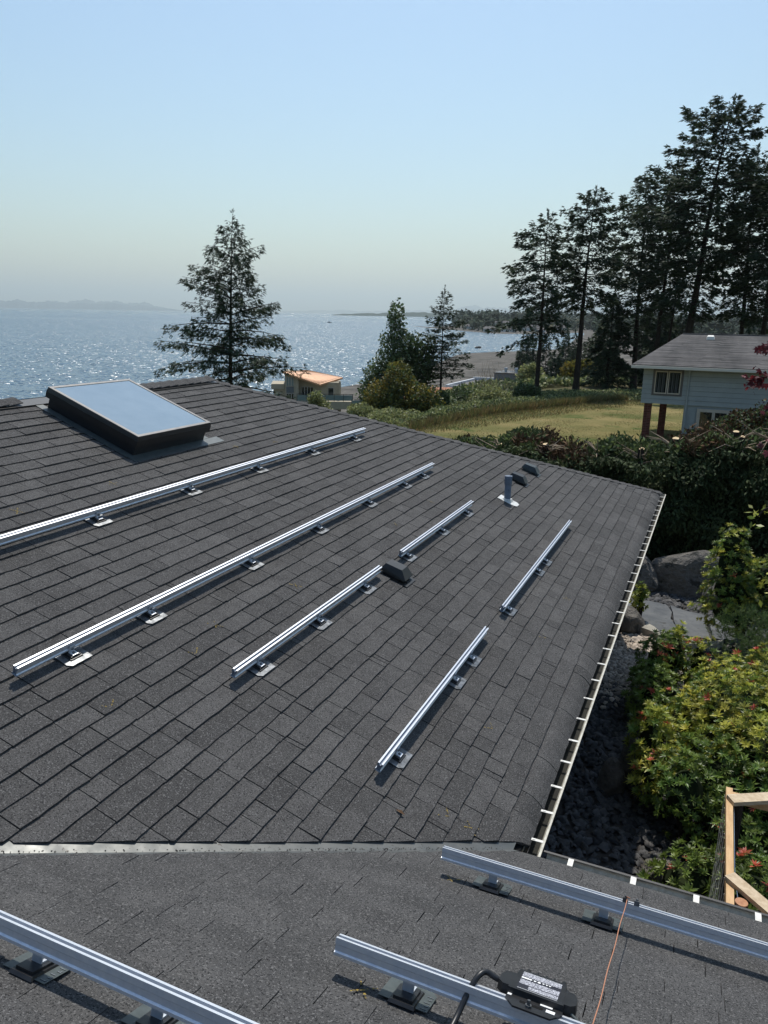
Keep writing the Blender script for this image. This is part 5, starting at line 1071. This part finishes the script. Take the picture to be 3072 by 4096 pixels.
for i, (x, y, z, r_, sd, lab) in enumerate(((-.42, 13.2, -2.5, (.58, .5, .5), 201, 'brown boulder tucked behind the gutter, left end of the rockery'), (.62, 13.3, -2.45, (.85, .6, .72), 202, 'largest rounded boulder in the middle of the rockery'),
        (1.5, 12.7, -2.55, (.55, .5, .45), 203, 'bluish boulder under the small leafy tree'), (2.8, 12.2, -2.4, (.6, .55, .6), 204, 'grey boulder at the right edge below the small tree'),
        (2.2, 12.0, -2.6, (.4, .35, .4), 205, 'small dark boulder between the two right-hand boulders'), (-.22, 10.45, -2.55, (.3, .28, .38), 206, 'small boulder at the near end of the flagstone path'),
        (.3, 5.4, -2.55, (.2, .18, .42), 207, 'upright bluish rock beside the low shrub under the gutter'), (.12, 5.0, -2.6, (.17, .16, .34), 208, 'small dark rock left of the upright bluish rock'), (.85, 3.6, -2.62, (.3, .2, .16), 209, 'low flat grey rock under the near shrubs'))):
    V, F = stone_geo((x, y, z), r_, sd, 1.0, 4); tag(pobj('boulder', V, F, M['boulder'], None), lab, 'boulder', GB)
def rosette_bush(label, base, blobs, nros, leaf, seed, mats, red=0.03, group=None, upness=.55, stems=8, name='shrub'):
    """shrub of whorled leaves; every blob carries rosettes on its surface"""
    global rng
    rng = np.random.default_rng(seed); q = random.Random(seed); t = thing(name, label, 'shrub', base, group); b0 = np.array(base); B = np.array(blobs)
    wood = []
    for k in range(stems):
        bl = blobs[k % len(blobs)]; e = np.array(bl[:3])+np.array((0, 0, bl[5]*.4)); wood.append(([tuple(b0+np.array((q.uniform(-.1, .1), q.uniform(-.1, .1), -.1))), tuple((b0+e)/2+np.array((q.uniform(-.1, .1), q.uniform(-.1, .1), 0))), tuple(e)], [.025, .018, .008]))
    tubes(wood, 6).build('stem', M['bark'], t, smooth=True)
    area = (B[:, 3]*B[:, 5]+B[:, 3]*B[:, 4]); k = rng.choice(len(B), nros, p=area/area.sum()); d = unit(rng.normal(size=(nros, 3))+np.array([[0, 0, .25]]))
    rr = .62+.42*rng.random(nros)**.5; rr *= 1+.18*np.sin(d[:, 0]*9+k)*np.cos(d[:, 1]*8+d[:, 2]*7); P = B[k, :3]+d*B[k, 3:6]*rr[:, None]
    ax = unit(d*.6+np.array([[0, 0, upness]])+rng.normal(size=(nros, 3))*.25); ref = unit(rng.normal(size=(nros, 3))); U = unit(np.cross(ax, ref)); W = np.cross(ax, U)
    nl = 12; Vs = []; Fs = []; Ts = []; Ms = []; off = 0; tone = rng.random(nros); isred = rng.random(nros) < red*np.where(d[:, 2] > .1, 1.6, .1); sz = leaf*(.7+.6*rng.random(nros)); dark = rng.random(nros) < .35
    for j in range(nl):
        a = j*2.39996+rng.random(nros)*.5; lift = .25+.75*(j/nl)+rng.normal(size=nros)*.15; D = unit(U*np.cos(a)[:, None]+W*np.sin(a)[:, None]+ax*lift[:, None]); V, F = blades(P+ax*(sz*.12*j/nl)[:, None], D, ax+rng.normal(size=(nros, 3))*.2, sz*(1-.35*j/nl), sz*.135, .35)
        Vs.append(V); Fs.append(F+off); off += len(V); Ts.append(np.repeat(np.clip(tone+rng.normal(size=nros)*.15, 0, 1), 2)); Ms.append(np.repeat(np.where(isred & (j > 2), 2, np.where(dark, 1, 0)), 2))
    nobj('foliage', np.concatenate(Vs), np.concatenate(Fs), [M[m] for m in mats], t, tone=np.concatenate(Ts), midx=np.concatenate(Ms))
    V = []; F = []
    for i, bl in enumerate(blobs):
        v, f = stone_geo(bl[:3], (bl[3]*.62, bl[4]*.62, bl[5]*.62), seed+i, 1, 2); F += [[x+len(V) for x in ff] for ff in f]; V += v
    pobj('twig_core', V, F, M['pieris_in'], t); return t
PM = ('pieris', 'pieris_dark', 'pieris_red'); PD = ('pieris_dark', 'pieris_dark', 'pieris_red'); G_P = 'leafy garden shrubs with whorled leaves'
rosette_bush('huge sunlit yellow-green shrub with scattered red new leaves right of the gutter', (1.75, 6.6, -2.75), [(1.4, 6.9, -2.05, .55, .6, .5), (2.05, 7.0, -1.95, .6, .6, .5), (.98, 6.2, -2.15, .42, .5, .45), (1.55, 6.0, -1.9, .7, .65, .6), (2.35, 5.9, -1.75, .7, .7, .65), (1.85, 5.2, -1.95, .7, .6, .6), (1.15, 5.5, -2.15, .45, .5, .5), (2.7, 6.8, -1.7, .6, .6, .6)], 3000, .086, 131, PM, .010, G_P)
rosette_bush('upright green shrub shaped like a small tree against the dark hedge', (1.75, 10.9, -2.75), [(1.33, 10.5, -.72, .26, .26, .36), (1.36, 10.5, -1.15, .40, .38, .42), (1.45, 10.5, -1.6, .55, .5, .45), (2.05, 10.6, -1.45, .55, .5, .5), (1.5, 10.3, -1.95, .6, .5, .35), (2.3, 10.6, -1.75, .5, .5, .5)], 1150, .085, 132, ('pieris_dark', 'pieris', 'pieris_red'), .012, G_P)
rosette_bush('dark shrub in the gutter shadow left of the huge sunlit shrub', (.62, 7.6, -2.75), [(.42, 7.8, -2.1, .32, .4, .5), (.62, 8.3, -2.15, .26, .3, .45), (.42, 7.0, -2.25, .38, .5, .4)], 560, .085, 133, PD, .02, G_P)
rosette_bush('slim leafy shoot with red tips beside the flagstone', (.9, 7.9, -2.75), [(.66, 8.0, -2.0, .13, .13, .48), (1.02, 7.8, -2.0, .26, .22, .45), (1.42, 7.7, -2.1, .25, .25, .4), (1.8, 7.6, -1.9, .2, .2, .42)], 330, .085, 134, PM, .05, G_P)
rosette_bush('low spreading shrub close under the gutter, half in shade', (.62, 5.1, -2.75), [(.52, 5.2, -1.95, .26, .32, .42), (.66, 4.8, -2.2, .32, .36, .36)], 330, .09, 135, PM, .02, G_P)
rosette_bush('shaded green shrub between the huge shrub and the near gutter', (1.0, 4.3, -2.75), [(.95, 4.3, -2.05, .34, .4, .45), (1.3, 4.9, -2.1, .5, .5, .5), (1.5, 4.1, -2.3, .5, .5, .4), (1.9, 4.6, -2.1, .5, .6, .55)], 760, .085, 136, PD, .015, G_P)
rosette_bush('dim low shrub by the wooden frame', (1.2, 3.2, -2.75), [(1.1, 3.3, -2.4, .4, .4, .3), (1.6, 3.3, -2.35, .4, .4, .35)], 330, .085, 137, PD, .05, G_P)
rosette_bush('tuft of bright leaves at the near end of the path', (-.18, 10.9, -2.75), [(-.15, 10.9, -2.15, .14, .14, .3)], 70, .085, 138, PM, .0, G_P)
# pine shrub
rng = np.random.default_rng(140); t = thing('pine_shrub', 'soft bright green dwarf pine behind the huge shrub', 'shrub', (1.9, 8.8, -2.75))
blobs = [(1.7, 9.5, -2.05, .55, .45, .45), (2.2, 9.2, -2.0, .55, .5, .5), (2.5, 8.8, -1.9, .5, .5, .5), (1.9, 8.7, -2.15, .5, .5, .4)]
w = [([(1.9, 8.9, -2.8), ((1.9+b_[0])/2, (8.9+b_[1])/2, -2.4), (b_[0], b_[1], b_[2]+.2)], [.03, .02, .01]) for b_ in blobs]; tubes(w).build('stem', M['bark'], t)
n = 900; B = np.array(blobs); k = rng.integers(0, 4, n); d = unit(rng.normal(size=(n, 3))+np.array([[0, 0, .3]])); P = B[k, :3]+d*B[k, 3:6]*(.6+.45*rng.random((n, 1))); ax = unit(d*.4+np.array([[0, 0, .9]])+rng.normal(size=(n, 3))*.25); Vs = []; Fs = []; Ts = []; off = 0
for j in range(16):
    D = unit(ax*(.5+.5*rng.random((n, 1)))+rng.normal(size=(n, 3))*.45); V, F = blades(P+ax*rng.random((n, 1))*.10, D, rnd_dir(n), .075, .0035); Vs.append(V); Fs.append(F+off); off += len(V); Ts.append(np.repeat(rng.random(n), 2))
nobj('needles', np.concatenate(Vs), np.concatenate(Fs), M['pine'], t, tone=np.concatenate(Ts))
# red maple and green branches entering from the right edge
def hanging_branch(label, cat, twigs, nper, ln, wd, mat, seed, lobes, base, trunk):
    global rng
    rng = np.random.default_rng(seed); t = thing(cat.replace(' ', '_')+'_tree', label, 'tree', base); tubes([(trunk, [.09, .07, .05, .03][:len(trunk)])]+[(smooth(tw, 4), [.012]*len(smooth(tw, 4))) for tw in twigs], 6).build('trunk', M['bark'], t, smooth=True)
    Vs = []; Fs = []; Ts = []; off = 0
    for tw in twigs:
        path = np.array(smooth(tw, 10)); m_ = nper; P = path[rng.integers(len(path)//3, len(path), m_)]+rng.normal(size=(m_, 3))*np.array((.10, .10, .08)); D = unit(rng.normal(size=(m_, 3))*.6+np.array([[-.3, -.2, -.7]])); N_ = unit(rng.normal(size=(m_, 3))*.5+np.array([[.2, -.5, .6]])); W = unit(np.cross(D, N_)); s_ = .6+.7*rng.random(m_); tn = rng.random(m_)
        for a, lf in lobes: V, F = blades(P, D*math.cos(a)+W*math.sin(a), N_, ln*s_*lf, wd*s_*lf); Vs.append(V); Fs.append(F+off); off += len(V); Ts.append(np.repeat(tn, 2))
    nobj('crown', np.concatenate(Vs), np.concatenate(Fs), M[mat], t, tone=np.concatenate(Ts)); return t
hanging_branch('dark red maple leaves hanging in from the right picture edge', 'maple', [[(2.7, 8.2, 2.9), (2.0, 8.1, 2.75), (1.45, 8.0, 2.42), (1.17, 7.98, 2.33)], [(2.7, 8.2, 3.0), (1.9, 8.05, 3.02), (1.3, 8.0, 2.78)], [(2.7, 8.2, 2.4), (2.0, 8.0, 2.2), (1.42, 7.98, 1.93)], [(2.8, 8.2, 1.9), (2.1, 8.0, 1.6), (1.55, 7.98, 1.28)]], 62, .105, .022, 'maple', 150, ((0, 1), (.6, .85), (-.6, .85), (1.25, .6), (-1.25, .6)), (2.9, 8.3, -2.75), [(2.9, 8.3, -2.75), (2.85, 8.3, 0), (2.75, 8.25, 2.4), (2.6, 8.2, 3.4)])
hanging_branch('light green leafy sprays poking in at the right edge above the garden', 'leafy', [[(2.5, 6.0, 1.2), (1.9, 6.0, 1.15), (1.5, 5.98, .98), (1.40, 5.97, .86)], [(2.6, 6.0, .5), (2.0, 6.0, .35), (1.62, 5.97, .25)], [(2.6, 6.0, .3), (2.0, 6.0, .12), (1.6, 5.96, -.05)]], 46, .085, .02, 'pieris', 151, ((0, 1),), (2.8, 6.1, -2.75), [(2.8, 6.1, -2.75), (2.75, 6.1, -1), (2.65, 6.05, .4), (2.5, 6.0, 1.3)])

# ------------------------------------------------------------------ wooden frame of the netted bed
wf = thing('wooden_frame', 'raw lumber frame on log posts with wire netting at the lower right', 'frame', (1.9, 2.1, -2.75)); ZF = -1.0
b = MB(); b.box((1.27, 1.28, ZF-.09), (1.325, 2.90, ZF)); b.build('side_rail', M['wood'], wf)
b = MB(); b.box((1.326, 2.82, ZF-.10), (2.7, 2.86, ZF-.012)); b.build('end_rail', M['wood'], wf); b = MB(); b.box((1.326, 1.285, ZF-.10), (2.7, 1.325, ZF-.012)); b.build('end_rail', M['wood'], wf)
b = MB(); b.bar((1.30, 2.66, ZF+.02), (1.72, 2.90, ZF+.02), .12, .038); b.build('corner_brace', M['wood_pale'], wf); b = MB(); b.bar((1.29, 1.62, ZF+.02), (1.70, 1.22, ZF+.02), .10, .038); b.build('corner_brace', M['wood_pale'], wf)
for x, y in ((1.375, 2.765), (1.375, 1.39), (2.65, 2.765), (2.65, 1.39)):
    b = MB(); b.tube([(x, y, -2.8), (x, y, ZF-.01)], .048, 14); p_ = b.build('log_post', M['bark'], wf); b = MB(); b.tube([(x, y, ZF-.009), (x, y, ZF)], [.047, .045], 14); b.build('log_end', M['logend'], p_)
b = MB(); q = random.Random(4)
for k in range(9):
    y0 = 1.3+k*.19
    for s_ in (1, -1):
        pts = [(1.262-.0*j, y0+s_*.05*(j % 2), ZF-.05-j*.12) for j in range(15)]; b.tube(pts, .0022, 4)
b.build('wire_netting', M['wire'], wf, kind='stuff')
b = MB(); b.tube(smooth([(1.335, 2.65, ZF-.02), (1.345, 2.2, ZF-.10), (1.36, 1.85, ZF-.18), (1.42, 1.5, ZF-.3), (1.44, 1.4, ZF-.34)]), .003, 5); b.build('loose_wire', M['wire'], wf)

# ------------------------------------------------------------------ haze
def haze(density, top):
    m = bpy.data.materials.new('haze_air'); m.use_nodes = True; nt = m.node_tree; nt.nodes.clear(); o_ = nt.nodes.new("ShaderNodeOutputMaterial"); v = nt.nodes.new("ShaderNodeVolumePrincipled")
    v.inputs["Color"].default_value = (0.90, 1.0, 0.985, 1); v.inputs["Density"].default_value = density; v.inputs["Anisotropy"].default_value = 0.5; nt.links.new(v.outputs[0], o_.inputs["Volume"])
    b = MB(); b.box((-S-3000, -S-3000, SEA-6), (S+3000, S+3000, top)); o = b.build('haze', m, None); o["kind"] = 'stuff'; o["label"] = 'thin sea haze over the whole scene'; o["category"] = 'haze'; return o
haze(5.8e-5, 1400.0)
for o in bpy.data.objects:
    if "_w" in o: del o["_w"]
